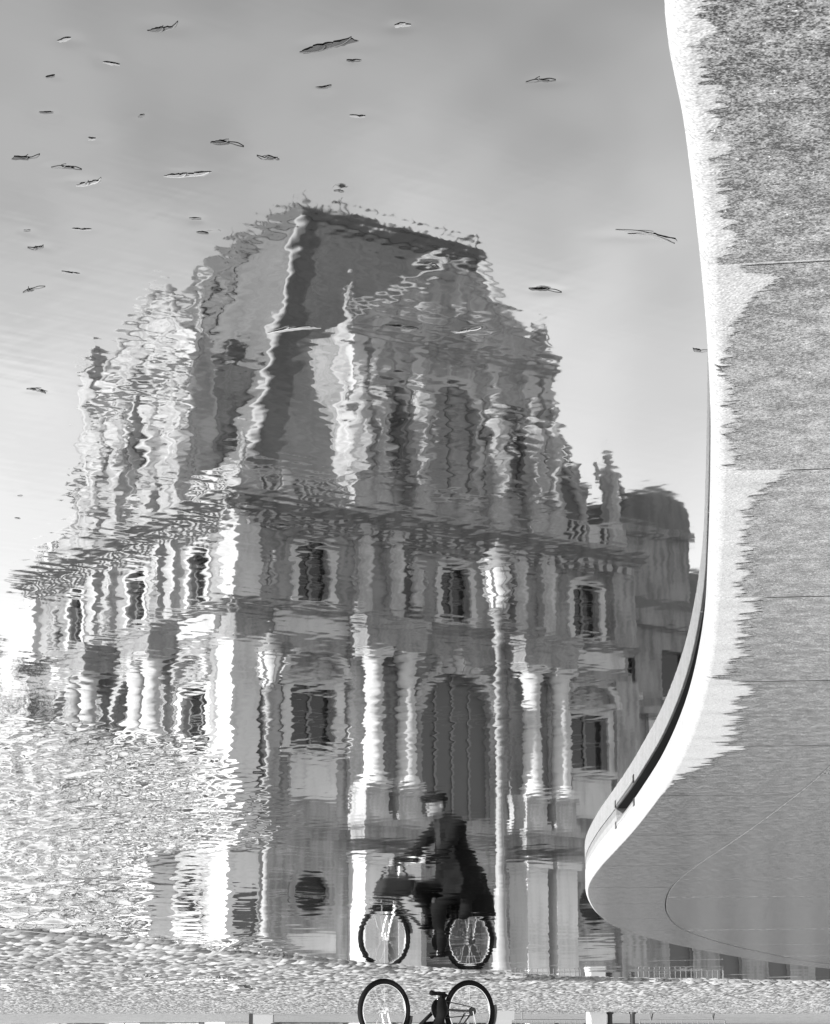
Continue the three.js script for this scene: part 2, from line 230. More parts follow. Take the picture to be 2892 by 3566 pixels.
{
  const round = []; for (let i = 0; i <= 7; i++) { const a = i / 7 * Math.PI / 2; round.push([RR - RR * Math.cos(a), TOP - RR + RR * Math.sin(a)]); }
  const joints = [-3.9, -2.6, -1.6, -0.8, -0.1, 0.4, 0.88, 1.382, 1.93, 2.524, 3.15, 3.88, 4.691, 5.643, 6.698, 7.688, 8.682, 9.8, 10.9, 12.1, 13.4, 14.8, 16.3, 17.9, 19.6, 21.4, 22.8].map(sAtZ);
  const slotEnd = sAtZ(6.0), slotStart = sAtZ(2.2);
  // the wall under the coping, the slot between them, and the solid stretches without a slot
  mesh('basin_wall', sweep([[0.27, -0.4], [0.27, 0.03]], 0, EL, 0.05, false), M.bedAndSlotShade, platform); mesh('slab_bed_and_slot_shade', sweep([[0.005, 0.0187], [0.27, 0.0187]], slotStart, slotEnd, 0.05, false), M.bedAndSlotShade, platform);  // near-black wall and added underside strip paint the slot's shade
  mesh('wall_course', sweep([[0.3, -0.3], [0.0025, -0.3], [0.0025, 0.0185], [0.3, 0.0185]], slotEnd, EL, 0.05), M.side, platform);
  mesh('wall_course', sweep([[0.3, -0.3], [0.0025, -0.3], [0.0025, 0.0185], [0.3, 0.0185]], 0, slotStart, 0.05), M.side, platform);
  mesh('slot_plate', sweep([[0.02, 0.022], [-0.0015, 0.022], [-0.0015, 0.034], [0.02, 0.034]], slotEnd - 0.6, slotEnd - 0.04, 0.05), M.galv, platform);
  mesh('slot_plate', sweep([[0.02, 0.02], [-0.0022, 0.02], [-0.0022, 0.038], [0.02, 0.038]], slotEnd - 0.64, slotEnd - 0.605, 0.05), M.iron, platform);
  mesh('slot_plate', sweep([[0.02, 0.02], [-0.0022, 0.02], [-0.0022, 0.038], [0.02, 0.038]], slotEnd - 0.035, slotEnd, 0.05), M.iron, platform);
  mesh('slab_bed_and_slot_shade', sweep([[0.05, 0.05], [0.05, TOP - 0.02], [0.3, TOP - 0.02]], 0, EL, 0.1, false), M.bedAndSlotShade, platform); mesh('pale_joint_glints', sweep([[0.306, TOP - 0.02], [0.306, TOP - 0.0035], [9, TOP - 0.0035]], 0, EL, 0.1, false), M.dry, platform);  // pale strip behind the coping paints glints along the paving joints
  // where the film of water stops short of the rim, slab by slab: [z, width of dry stone]
  const dryW = [[-4, 0.02], [0.78, 0.018], [1.05, 0.0195], [1.19, 0.0215], [1.228, 0.017], [1.2345, 0.024], [1.262, 0.046], [1.285, 0.036], [1.33, 0.023], [1.38, 0.0125], [1.45, 0.014], [1.6, 0.016], [1.717, 0.021], [1.724, 0.066], [1.76, 0.05], [1.84, 0.038], [1.95, 0.034], [2.1, 0.035], [2.245, 0.033], [2.252, 0.055], [2.33, 0.047], [2.5, 0.044], [2.7, 0.036], [2.804, 0.026], [2.811, 0.055], [2.9, 0.066], [3.1, 0.066], [3.35, 0.068], [3.453, 0.075], [3.462, 0.112], [3.53, 0.085], [3.62, 0.062], [3.78, 0.035], [3.95, 0.016], [4.2, 0.008], [30, 0.008]];
  for (const q of dryW) { q[0] *= 1.122; q[1] *= 1.122; }
  const dryAt = (z) => { for (let i = 1; i < dryW.length; i++) if (z <= dryW[i][0]) { const [a, b] = dryW[i - 1], [c, d] = dryW[i]; return b + (d - b) * (z - a) / (c - a); } return 0.008; };
  const jag = (z) => { const f = smooth(4.7, 4.1, z), sc = Math.max(1, z / 1.5); const t = (k, sd) => { const a = vnoise((z < 1.5 ? z : 1.5 + 1.5 * Math.log(z / 1.5)) * k, 0.5, sd); return Math.pow(1 - Math.abs(2 * a - 1), 3.2); }; return sc * f * (-0.007 * t(34, 301) - 0.0075 * t(90, 302) - 0.0085 * t(210, 303) - 0.006 * t(480, 304) - 0.003 * t(1100, 305) + 0.013); };
  for (let i = 0; i + 1 < joints.length; i++) {
    const a = joints[i] + 0.002, b = joints[i + 1] - 0.002, z0 = edgeAt(a, 0, 0)[2], near = z0 > 0.3 && z0 < 4.8;
    const sb = mesh('coping_slab', sweep([[0.298, 0.019], [0.002, 0.019], [0, 0.021], ...round, [0.05, TOP], [0.298, TOP], [0.298, 0.019]], a, b, 0.04), M.dry, platform);
    // the film of water on it
    const n = Math.ceil((b - a) / (near ? 0.0011 : 0.02)), pos = [], uv = [], idx = [];
    for (let k = 0; k <= n; k++) { const s = a + 0.0006 + (b - a - 0.0012) * k / n, z = edgeAt(s, 0, 0)[2]; const w = Math.min(0.29, Math.max(0.004, dryAt(z) + jag(z)));
      const lift = (o) => o < RR ? TOP - RR + Math.sqrt(Math.max(0, RR * RR - (RR - o) * (RR - o))) + 0.0012 : TOP + 0.0012;
      for (const o of [w, Math.max(w, 0.008), Math.max(w, RR), 0.297]) { pos.push(...edgeAt(s, o, lift(o))); uv.push(o + 0.13 * i, s); } }
    for (let k = 0; k < n; k++) for (let q = 0; q < 3; q++) { const p = k * 4 + q; idx.push(p, p + 4, p + 1, p + 1, p + 4, p + 5); }
    const g = new THREE.BufferGeometry(); g.setAttribute('position', new THREE.Float32BufferAttribute(pos, 3)); g.setAttribute('uv', new THREE.Float32BufferAttribute(uv, 2)); g.setIndex(idx); g.computeVertexNormals();
    mesh('wet_film', g, M.wet, sb);
  }
  // paving behind the coping, wet all over
  const rings = [[0.302, 1.15, 0.95], [1.154, 2.3, 1.5], [2.304, 4, 2.2], [4.004, 8.5, 4]];
  const r = rng(9);
  for (const [o0, o1, len] of rings) { let s = 0; while (s < EL - 0.3) { const e = Math.min(EL, s + len * (0.9 + 0.2 * r())), dy = (r() - 0.5) * 0.0016;
    mesh('paving_slab', sweep([[o0, 0.05], [o0, TOP - 0.003 + dy], [o0 + 0.003, TOP + dy], [o1 - 0.003, TOP + dy], [o1, TOP - 0.003 + dy], [o1, 0.05]], s + 0.005, e - 0.005, 0.12), M.wet, platform); s = e; } }
}

// floating scraps
{
  const r = rng(41), ord = ['first', 'second', 'third', 'fourth', 'fifth', 'sixth', 'seventh', 'eighth', 'ninth', 'tenth', 'eleventh', 'twelfth', 'thirteenth', 'fourteenth', 'fifteenth', 'sixteenth', 'seventeenth', 'eighteenth', 'nineteenth', 'twentieth'];
  const special = { 2: 'long dark twig floating nearest the camera, mid pool', 25: 'long faint strand of weed floating beside the pool edge', 28: 'dark twig lying across the lit roof edge in the mirror image', 13: 'thin dark twig below the pair of curved scraps', 0: 'dark leaf stalk at the near end of the pool', 27: 'short twig touching the granite pool edge', 29: 'short dark twig over the middle of the mirrored roof', 31: 'dark scrap over the right end of the mirrored dormer', 26: 'pale strand of weed over open mirrored sky', 11: 'curved scrap of leaf, left one of a pair', 12: 'crumpled scrap of leaf, right one of a pair', 32: 'tiny crossed twig just above the mirrored roof ridge', 35: 'small black scrap over the mirrored cornice' };
  const rank = (i, twig) => ord[debris.map((d, k) => [d[1] + d[0] * 0.001, k]).filter(([, k]) => !special[k] && (debris[k][2] > 0.018) === twig).sort((a, b) => a[0] - b[0]).findIndex(([, k]) => k === i)];
  debris.forEach(([x, z, l], i) => {
    const parts = [], bend = (r() - 0.5) * 0.014, leaves = l > 0.018 ? 2 + Math.floor(r() * 3) : 1 + Math.floor(r() * 2);
    for (let k = 0; k < leaves; k++) { // torn, curled leaf blades lying flat on the water
      const w = l * (l > 0.018 ? 0.22 + 0.25 * r() : 0.5 + 0.4 * r()), d = w * (0.3 + 0.35 * r()), N = 14, P = [], I = [];
      P.push(0, 0.0003, 0); for (let q = 0; q < N; q++) { const a = q / N * 6.2832, c = Math.cos(a), sn = Math.sin(a), rr = (0.62 + 0.38 * Math.abs(c)) * (0.75 + 0.5 * r()); P.push(c * w / 2 * rr, 0.0003 + 0.0004 * r() * Math.abs(sn), sn * d / 2 * rr); I.push(0, 1 + (q + 1) % N, 1 + q); }
      const g = new THREE.BufferGeometry(); g.setAttribute('position', new THREE.Float32BufferAttribute(P, 3)); g.setIndex(I); g.computeVertexNormals(); g.rotateY((r() - 0.5) * 1.0); g.translate((r() - 0.5) * l * 0.7, 0, (r() - 0.5) * 0.003 + bend * 0.5); parts.push(g); }
    if (l > 0.012) { const st = [[-l * 0.48, 0.0003, bend * 0.2], [-l * 0.2, 0.0009, bend * 0.9], [l * 0.05, 0.0005, bend], [l * 0.28, 0.001, bend * 0.6], [l * 0.48, 0.0003, -bend * 0.2]]; parts.push(tube(st, 0.00038, 14, 5)); parts.push(tube([st[1], [-l * 0.08, 0.0012, bend - 0.002], [0, 0.0006, bend - 0.0042]], 0.0003, 8, 5)); }
    const twig = l > 0.018; const m = mesh(twig ? 'floating_twig' : 'leaf_scrap', merge(parts), [M.litter, M.litterPale, M.litterDark][i % 3], null, x, 0, z); m.rotation.y = (r() - 0.5) * 1.3;
    tag(m, special[i] || (twig ? `dark sodden twig on open water, ${rank(i, true)} such twig counted from the picture top` : `tiny dark leaf scrap, ${rank(i, false)} such scrap counted from the picture top`), twig ? 'twig' : 'leaf', twig ? 'sodden twigs floating on the pool' : 'leaf scraps floating on the pool');
  });
}

// ---------------------------------------------------------------- the palace pavilion
const A34 = 34 * Math.PI / 180;
const pav = thing('palace_pavilion', -8.247, GY, 98, -A34);       // local x runs along the shaded front, local z along the sunlit side
tag(pav, 'ornate stone corner pavilion with columns, arched door and steep slate roof', 'palace');
{
  const WM = 23.3, WL = 23;
  const FM = new THREE.Matrix4(), FL = new THREE.Matrix4().makeRotationY(Math.PI / 2).setPosition(0.004, 0.007, WL);
  const put = (name, geo, mat, F, x = 0, y = 0, z = 0, parent = pav) => { const m = lit(new THREE.Mesh(geo, mat)); m.name = name; m.applyMatrix4(new THREE.Matrix4().multiplyMatrices(F, new THREE.Matrix4().makeTranslation(x, y, z))); parent.add(m); return m; };
  const group = (name, F, x, y, z) => { const g = new THREE.Group(); g.name = name; g.applyMatrix4(new THREE.Matrix4().multiplyMatrices(F, new THREE.Matrix4().makeTranslation(x, y, z))); pav.add(g); return g; };
  const rectHole = (x, y, w, h) => new THREE.Path([[x - w / 2, y], [x - w / 2, y + h], [x + w / 2, y + h], [x + w / 2, y]].map((p) => new THREE.Vector2(...p)));
  const archPts = (x, y, w, h, n = 18, rise = w / 2) => { const p = [[x - w / 2, y]]; for (let i = 0; i <= n; i++) { const a = Math.PI - Math.PI * i / n; p.push([x + w / 2 * Math.cos(a), y + h - rise + rise * Math.sin(a)]); } p.push([x + w / 2, y]); return p.map((q) => new THREE.Vector2(...q)); };
  const archHole = (x, y, w, h, rise) => new THREE.Path(archPts(x, y, w, h, 18, rise));
  const roundHole = (x, y, r) => { const p = new THREE.Path(); p.absarc(x, y, r, 0, Math.PI * 2, true); return p; };
  const wall = (name, F, x0, x1, y0, y1, holes, depth, d, mat) => { const s = new THREE.Shape([[x0, y0], [x1, y0], [x1, y1], [x0, y1]].map((p) => new THREE.Vector2(...p))); s.holes.push(...holes); return put(name, uvWorld(new THREE.ExtrudeGeometry(s, { depth, bevelEnabled: false, curveSegments: 20 })), mat, F, 0, 0, d); };
  const ring = (outer, inner, depth) => { const s = new THREE.Shape(outer); s.holes.push(inner); return uvWorld(new THREE.ExtrudeGeometry(s, { depth, bevelEnabled: false, curveSegments: 18 })); };
  const cornice = (name, F, x0, x1, y, h, out, mat, d = 0) => { // stepped moulding
    const p = [[0, 0], [-out * 0.25, 0], [-out * 0.3, h * 0.3], [-out * 0.7, h * 0.5], [-out, h * 0.62], [-out, h], [0, h]]; const s = new THREE.Shape(p.map(([a, b]) => new THREE.Vector2(a, b)));
    const g = new THREE.ExtrudeGeometry(s, { depth: x1 - x0, bevelEnabled: false }); g.rotateY(Math.PI / 2); // shape x -> -z ... swept along x
    g.applyMatrix4(new THREE.Matrix4().set(1, 0, 0, 0, 0, 1, 0, 0, 0, 0, -1, 0, 0, 0, 0, 1)); const ix = g.index; g.computeVertexNormals();
    const q = g.index ? g.toNonIndexed() : g; const P = q.attributes.position; for (let i = 0; i < P.count; i += 3) { const a = [P.getX(i), P.getY(i), P.getZ(i)]; P.setXYZ(i, P.getX(i + 1), P.getY(i + 1), P.getZ(i + 1)); P.setXYZ(i + 1, ...a); } q.computeVertexNormals();
    return put(name, uvWorld(q), mat, F, x0, y, d); };
  const column = (F, x, y0, y1, r, d, mat) => { const H = y1 - y0; const g = lathe([[r * 1.35, 0], [r * 1.35, 0.16], [r * 1.22, 0.2], [r * 1.3, 0.3], [r * 1.08, 0.4], [r, 0.5], [r * 0.99, H * 0.35], [r * 0.86, H - 1.0], [r * 0.95, H - 0.98], [r * 0.88, H - 0.9], [r * 0.92, H - 0.7], [r * 1.15, H - 0.4], [r * 1.05, H - 0.36], [r * 1.3, H - 0.16]], 20);
    const c = put('column', uvWorld(merge([g, slab(r * 2.75, 0.16, r * 2.75, 0, H - 0.16), slab(r * 2.8, 0.12, r * 2.8, 0, -0.04)])), mat, F, x, y0, d); return c; };
  const window3 = (F, x, y, w, h, d, { arch = false, bars = [2, 3], mat = M.pale, sur = 0.28, hood = 0, rise, pane = M.glass } = {}) => {
    const g = group('window', F, x, y, d);
    const out = arch ? archPts(0, -sur * 0.3, w + 2 * sur, h + sur * 1.3, 18, (rise || w / 2) + sur * 0.6) : [[-w / 2 - sur, -sur * 0.3], [w / 2 + sur, -sur * 0.3], [w / 2 + sur, h + sur], [-w / 2 - sur, h + sur]].map((p) => new THREE.Vector2(...p));
    const add = (n, geo, m, a = 0, b = 0, c = 0) => { const q = lit(new THREE.Mesh(geo, m)); q.name = n; q.position.set(a, b, c); g.add(q); };
    add('surround', ring(out, arch ? archHole(0, 0, w, h, rise) : rectHole(0, 0, w, h), 0.16), mat, 0, 0, -0.15);
    add('sill', uvWorld(slab(w + 2 * sur + 0.3, 0.22, 0.5, 0, -0.3, -0.12)), mat);
    add('pane', slab(w + 0.04, h, 0.04, 0, 0, 0.42), pane);
    const fr = [slab(0.12, h, 0.1, -w / 2 + 0.06, 0, 0.36), slab(0.12, h, 0.1, w / 2 - 0.06, 0, 0.36)];
    for (let i = 1; i < bars[0]; i++) fr.push(slab(0.14, h, 0.1, -w / 2 + w * i / bars[0], 0, 0.36)); for (let i = 0; i < bars[1]; i++) fr.push(slab(w - 0.3, 0.09, 0.08, 0, h * i / bars[1] + 0.02, 0.37));
    add('window_frame', merge(fr), M.frame);
    if (hood) { add('hood', uvWorld(slab(w + 2 * sur + 0.5, 0.25, 0.55, 0, h + sur + 0.1, -0.2)), mat); const s = new THREE.Shape([[-w / 2 - sur - 0.2, 0], [w / 2 + sur + 0.2, 0], [0, hood]].map((p) => new THREE.Vector2(...p))); add('pediment', uvWorld(new THREE.ExtrudeGeometry(s, { depth: 0.4, bevelEnabled: false })), mat, 0, h + sur + 0.352, -0.4); }
    return g; };
  // carved figure: standing draped statue
  function statueGeo(h, seed) { const r = rng(seed), k = h / 4; const parts = [lathe([[0.5 * k, 0], [0.55 * k, 0.2 * k], [0.42 * k, 0.3 * k], [0.46 * k, 1.2 * k], [0.36 * k, 2.0 * k], [0.48 * k, 2.75 * k], [0.4 * k, 3.1 * k], [0.13 * k, 3.25 * k], [0.12 * k, 3.4 * k], [0.24 * k, 3.55 * k], [0.25 * k, 3.8 * k], [0.12 * k, 4 * k], [0, 4.02 * k]], 12), bar([0.38 * k, 2.9 * k, 0], [0.62 * k, 2.2 * k, -0.1], 0.14 * k, 0.1 * k), bar([0.62 * k, 2.2 * k, -0.1], [0.4 * k, 1.8 * k, -0.45 * k], 0.1 * k, 0.08 * k), bar([-0.38 * k, 2.9 * k, 0], [-0.7 * k, 2.5 * k, 0], 0.14 * k, 0.1 * k), bar([-0.7 * k, 2.5 * k, 0], [-0.75 * k, 3.3 * k, -0.1], 0.1 * k, 0.07 * k)];
    const g = merge(parts); const p = g.attributes.position; for (let i = 0; i < p.count; i++) { const a = Math.atan2(p.getZ(i), p.getX(i)), y = p.getY(i); const f = 1 + 0.12 * Math.sin(a * 7 + y * 1.5 / k + seed) * (y < 2.4 * k ? 1 : 0.3); p.setX(i, p.getX(i) * f + 0.08 * k * Math.sin(y / k + seed)); p.setZ(i, p.getZ(i) * f); } g.computeVertexNormals(); return uvWorld(g); }
  const lump = (w, h, d, seed, n = 5) => { const r = rng(seed), L = []; for (let i = 0; i < n * 3; i++) { const g = new THREE.IcosahedronGeometry(0.5, 1); const a = r(); const p = g.attributes.position; const k = 0.8 + 0.4 * r(); g.scale(w * (0.12 + 0.2 * r()), h * (0.16 + 0.26 * r()), d * (0.4 + 0.4 * r())); g.translate((a - 0.5) * w * 0.82, h * (0.14 + 0.7 * r() * (1 - Math.abs(a - 0.5) * 1.3)), (r() - 0.5) * d * 0.3 * k); L.push(g); } return uvWorld(merge(L)); };
  const balusterGeo = lathe([[0.1, 0], [0.1, 0.1], [0.06, 0.14], [0.12, 0.34], [0.11, 0.46], [0.055, 0.72], [0.09, 0.8], [0.09, 0.88]], 8);
  const balustrade = (F, x0, x1, y, d) => { cornice('balustrade_plinth', F, x0, x1, y, 0.22, 0.12, M.pale, d); const n = Math.floor((x1 - x0) / 0.42); for (let i = 0; i < n; i++) { const x = x0 + (i + 0.5) * (x1 - x0) / n; if (i % 11 === 5) put('balustrade_pier', uvWorld(slab(0.55, 0.88, 0.45)), M.pale, F, x, y + 0.22, d + 0.1); else put('baluster', balusterGeo, M.pale, F, x, y + 0.22, d + 0.1); } put('balustrade_rail', uvWorld(slab(x1 - x0, 0.2, 0.42, (x0 + x1) / 2)), M.pale, F, 0, y + 1.1, d + 0.1); };
  const voussoirs = (F, x, yc, r0, r1, n, d, depth, mat) => { for (let i = 0; i < n; i++) { const a0 = Math.PI * i / n + 0.012, a1 = Math.PI * (i + 1) / n - 0.012, rr = r1 + (i === (n - 1) / 2 ? 0.3 : 0); const s = new THREE.Shape([[r0, a0], [rr, a0], [rr, a1], [r0, a1]].map(([q, a]) => new THREE.Vector2(q * Math.cos(a), q * Math.sin(a)))); put('voussoir', uvWorld(new THREE.ExtrudeGeometry(s, { depth, bevelEnabled: false })), mat, F, x, yc, d); } };

  // ---- one facade: bays at both ends and a centre flanked by pairs of columns
  function facade(F, W, c, bay, colX, centre) {
    // ground storey
    const oc = bay.map((x) => roundHole(x, 5.7, 0.93));
    const doorW = centre ? 3.6 : 2.6;
    wall('ground_storey_wall', F, 0, W, 0, 8.2, [...oc, archHole(c, 0, doorW, 6.6)], 0.7, 0, M.stone);
    for (const x of bay) { const g = group('oculus', F, x, 5.7, 0); const add = (n, geo, m, z) => { const q = lit(new THREE.Mesh(geo, m)); q.name = n; q.position.z = z; g.add(q); }; const o = new THREE.Path(); o.absarc(0, 0, 0.93, 0, Math.PI * 2, true); const s = new THREE.Shape(); s.absarc(0, 0, 1.25, 0, Math.PI * 2, false); s.holes.push(o); add('surround', uvWorld(new THREE.ExtrudeGeometry(s, { depth: 0.14, bevelEnabled: false, curveSegments: 28 })), M.stone, -0.13); add('pane', new THREE.CylinderGeometry(0.95, 0.95, 0.04, 28).rotateX(Math.PI / 2), M.unlitRoom, 0.22); }
    for (const x of bay) { put('pedestal_block', uvWorld(slab(3.2, 2.6, 0.3, 0, 0, -0.14)), M.stone, F, x, 0.02, 0); put('apron_panel', uvWorld(slab(2.6, 0.9, 0.12, 0, 0, -0.06)), M.pale, F, x, 3.1, 0); }
    for (let k = 0; k < 8; k++) put('string_groove', uvWorld(slab(W - 0.5, 0.07, 0.05, W / 2, 0, -0.024)), M.carved, F, 0, 0.9 + k * 0.95, 0);
    for (const x of colX) { put('pier', uvWorld(merge([slab(1.25, 5.2, 1.5, 0, 2.0, -0.72), slab(1.45, 2.0, 1.7, 0, 0, -0.8), slab(1.5, 0.35, 1.75, 0, 7.2 - 0.001, -0.84)])), M.pale, F, x, 0.02, 0); }
    { const g = group('doorway', F, c, 0, 0); const q = lit(new THREE.Mesh(new THREE.ShapeGeometry(new THREE.Shape(archPts(0, 0, doorW + 0.02, 6.6))), M.door)); q.name = 'door_leaf'; q.position.z = 0.6; q.rotation.y = 0; g.add(q); }
    cornice('string_course', F, -0.35, W + 0.35, 8.2, 0.9, 0.55, M.stone); for (const x of colX) put('column_pedestal', uvWorld(merge([slab(1.5, 0.3, 1.7, 0, 0, -0.8), slab(1.25, 1.05, 1.45, 0, 0.3, -0.76), slab(1.45, 0.25, 1.65, 0, 1.35, -0.8)])), M.carved, F, x, 9.12, 0); for (const k of [0, 2]) put('plinth_course', uvWorld(merge([slab(Math.abs(colX[k + 1] - colX[k]) + 1.7, 0.55, 1.8, 0, 0, -0.84), slab(Math.abs(colX[k + 1] - colX[k]) + 2.0, 0.3, 2.05, 0, 0.552, -0.9)])), M.stone, F, (colX[k] + colX[k + 1]) / 2, 8.22, 0);
    // main storey
    wall('main_storey_wall', F, 0, W, 9.1, 17.2, [archHole(c, 9.6, 4.0, 7.0), ...bay.map((x) => rectHole(x, 12.4, 2.4, 2.75))], 0.8, 0.05, M.stone);
    for (const x of bay) { window3(F, x, 12.4, 2.4, 2.75, 0.05, { bars: [2, 2], sur: 0.5 }); put('apron_panel', uvWorld(slab(2.5, 1.95, 0.22, 0, 0, -0.1)), M.pale, F, x, 10.0, 0.05); for (const k of [-1, 1]) put('pilaster', uvWorld(slab(0.9, 7.2, 0.3, 0, 0, -0.14)), (x < c) === (k < 0) ? M.stone : M.carved, F, x + k * 2.35, 9.7, 0.05);
      const s = new THREE.Shape(archPts(0, 0, 3.8, 1.5, 16, 1.5)); s.holes.push(new THREE.Path(archPts(0, 0.15, 3.0, 1.05, 16, 1.05))); put('arched_hood', uvWorld(new THREE.ExtrudeGeometry(s, { depth: 0.5, bevelEnabled: false })), M.carved, F, x, 15.6, -0.42); put('carved_tympanum', lump(2.6, 1.0, 0.4, 60 + Math.round(x)), M.carved, F, x, 15.7, 0); }
    voussoirs(F, c, 14.6, 2.03, 2.6, 13, -0.2, 0.24, M.carved);
    { const g = group('arched_window', F, c, 9.6, 0.05); const add = (n, geo, m, z) => { const q = lit(new THREE.Mesh(geo, m)); q.name = n; q.position.z = z; g.add(q); }; add('pane', new THREE.ExtrudeGeometry(new THREE.Shape(archPts(0, 0, 4.04, 7.0)), { depth: 0.05, bevelEnabled: false }), M.shutter, 0.4); const fr = []; for (let i = -1; i <= 1; i++) fr.push(slab(0.12, i ? 6.2 : 6.9, 0.08, i * 1.0, 0, 0.35)); fr.push(slab(3.9, 0.1, 0.07, 0, 4.9, 0.35)); add('window_frame', merge(fr), M.frame, 0); }
    for (const x of colX) column(F, x, 10.75, 17.0, 0.48, -1.15, M.pale);
    for (const k of [0, 2]) put('pilaster_backing', uvWorld(slab(Math.abs(colX[k + 1] - colX[k]) + 1.2, 6.3, 0.25, 0, 0, -0.1)), M.stone, F, (colX[k] + colX[k + 1]) / 2, 10.72, 0.05);
    // entablature
    put('architrave', uvWorld(slab(W + 0.2, 0.6, 1.0, W / 2, 0, 0.4)), M.stone, F, 0, 17.0, -0.05);
    for (const k of [0, 2]) put('column_entablature', uvWorld(merge([slab(Math.abs(colX[k + 1] - colX[k]) + 1.5, 1.1, 1.8, 0, 0, -0.85), slab(Math.abs(colX[k + 1] - colX[k]) + 1.9, 0.35, 2.0, 0, 1.1, -0.88)])), M.stone, F, (colX[k] + colX[k + 1]) / 2, 17.02, 0);
    put('frieze', uvWorld(slab(W - 0.02, 0.9, 0.8, W / 2, 0, 0.41)), M.stone, F, 0, 17.605, 0.02);
    for (const x of bay) put('frieze_panel', uvWorld(slab(4.4, 0.85, 0.3, 0, 0, -0.12)), M.pale, F, x, 17.62, -0.05);
    cornice('entablature_cornice', F, -0.4, W + 0.4, 18.5, 0.55, 0.6, M.stone);
    // attic storey
    const aw = [...bay, c];
    wall('attic_wall', F, 0, W, 18.9, 23.2, aw.map((x) => archHole(x, 19.3, 1.75, 2.7, 0.45)), 0.8, 0.08, M.stone);
    for (const x of aw) window3(F, x, 19.3, 1.75, 2.7, 0.08, { arch: true, bars: [2, 3], sur: 0.32, rise: 0.45 });
    for (const x of colX) put('attic_pilaster', uvWorld(slab(0.8, 4.2, 0.5, 0, 0, -0.24)), M.carved, F, x, 19.0, 0.08);
    for (const x of [c - 2.6, c + 2.6]) put('relief_figure', statueGeo(2.9, Math.round(x * 7)), M.carved, F, x, 19.4, -0.35);
    for (const x of [bay[0] - 2.6, bay[0] + 2.6, bay[1] - 2.6, bay[1] + 2.6]) put('relief_trophy', lump(1.2, 2.4, 0.5, Math.round(x * 13) + 5), M.carved, F, x, 19.6, -0.05);
    const nd = Math.floor(W / 0.62); for (let i = 0; i < nd; i++) put('modillion', uvWorld(slab(0.3, 0.38, 0.7, 0, 0, -0.33)), M.carved, F, (i + 0.5) * W / nd, 22.72, 0.08);
    cornice('roof_cornice', F, -0.8, W + 0.8, 23.1, 1.0, 1.05, M.stone);
    // roof storey: carved frontispiece before the slates
    const fw = centre ? 12.2 : 10.2, fy = 24.1, ft = centre ? 33.6 : 32.2, f0 = c - fw / 2;
    balustrade(F, 0.2, f0 - 0.1, 24.1, 0); balustrade(F, f0 + fw + 0.1, W - 0.2, 24.1, 0);
    wall('dormer_wall', F, f0, f0 + fw, fy, ft, [archHole(c, fy + 1.6, 2.8, 5.8), rectHole(c - fw * 0.31, fy + 2.4, 1.3, 4.2), rectHole(c + fw * 0.31, fy + 2.4, 1.3, 4.2)], 1.2, 0.25, M.carved);
    window3(F, c, fy + 1.6, 2.8, 5.8, 0.25, { arch: true, bars: [2, 4], sur: 0.4, pane: M.carved }); for (const k of [-1, 1]) window3(F, c + k * fw * 0.31, fy + 2.4, 1.3, 4.2, 0.25, { bars: [1, 3], sur: 0.25, mat: M.carved, pane: M.carved });
    put('dormer_side', uvWorld(slab(0.7, ft - fy, 6, 0, 0, 3)), M.stone, F, f0 + 0.36, fy, 1.4); put('dormer_side', uvWorld(slab(0.7, ft - fy - 0.1, 6, 0, 0, 3)), M.stone, F, f0 + fw - 0.36, fy, 1.4);
    for (const k of [-0.5, -0.41, -0.2, 0.2, 0.41, 0.5]) { const x = c + k * fw * 0.96; put('caryatid_pedestal', uvWorld(slab(1.1, 1.6, 1.0, 0, 0, -0.45)), M.carved, F, x, fy, 0.25); put('caryatid', statueGeo(5.6, Math.round(k * 100) + 200), M.carved, F, x, fy + 1.6, -0.25); put('dormer_pilaster', uvWorld(slab(0.7, 7.4, 0.35, 0, 0, -0.16)), M.pale, F, x, fy + 1.6, 0.25); }
    cornice('dormer_cornice', F, f0 - 0.4, f0 + fw + 0.4, ft - 0.9, 0.9, 0.8, M.carved, 0.2);
    { const hgt = centre ? 4.0 : 3.2, s = new THREE.Shape(centre ? [[-fw * 0.5, 0], [fw * 0.5, 0], [fw * 0.46, 0.5], [fw * 0.06, hgt], [-fw * 0.06, hgt], [-fw * 0.46, 0.5]].map((p) => new THREE.Vector2(...p)) : archPts(0, 0, fw * 0.86, hgt, 26, hgt)); put('pediment', uvWorld(new THREE.ExtrudeGeometry(s, { depth: 1.6, bevelEnabled: false })), M.carved, F, c, ft, 0.1); put('pediment_carving', lump(fw * (centre ? 0.55 : 0.7), hgt * (centre ? 0.7 : 0.8), 0.8, centre ? 88 : 99, 8), M.carved, F, c, ft + 0.1, 0.0);
      const cur = []; if (centre) cur.push([-fw * 0.49, 0.5, 0], [-fw * 0.25, hgt * 0.55, 0], [-fw * 0.05, hgt, 0], [fw * 0.05, hgt, 0], [fw * 0.25, hgt * 0.55, 0], [fw * 0.49, 0.5, 0]); else for (let i = 0; i <= 20; i++) { const a = Math.PI - Math.PI * i / 20; cur.push([fw * 0.45 * Math.cos(a), hgt * 1.04 * Math.sin(a) + 0.05, 0]); } put('pediment_moulding', uvWorld(tube(cur, 0.26, 40, 6)), M.carved, F, c, ft, 0.1);
      put('crowning_group', lump(centre ? 2.6 : 3.6, centre ? 1.6 : 3.4, 1.8, centre ? 71 : 72, 6), M.carved, F, c + (centre ? 0 : 0.4), ft + hgt * 0.9, 0.6); }
    for (const k of [-1, 1]) put('acroterion', statueGeo(2.6, 500 + k), M.carved, F, c + k * (fw / 2 - 0.2), ft, 0.6);
  }
  facade(FM, WM, 12.4, [4.2, 20.6], [6.85, 8.68, 16.1, 17.9], true);
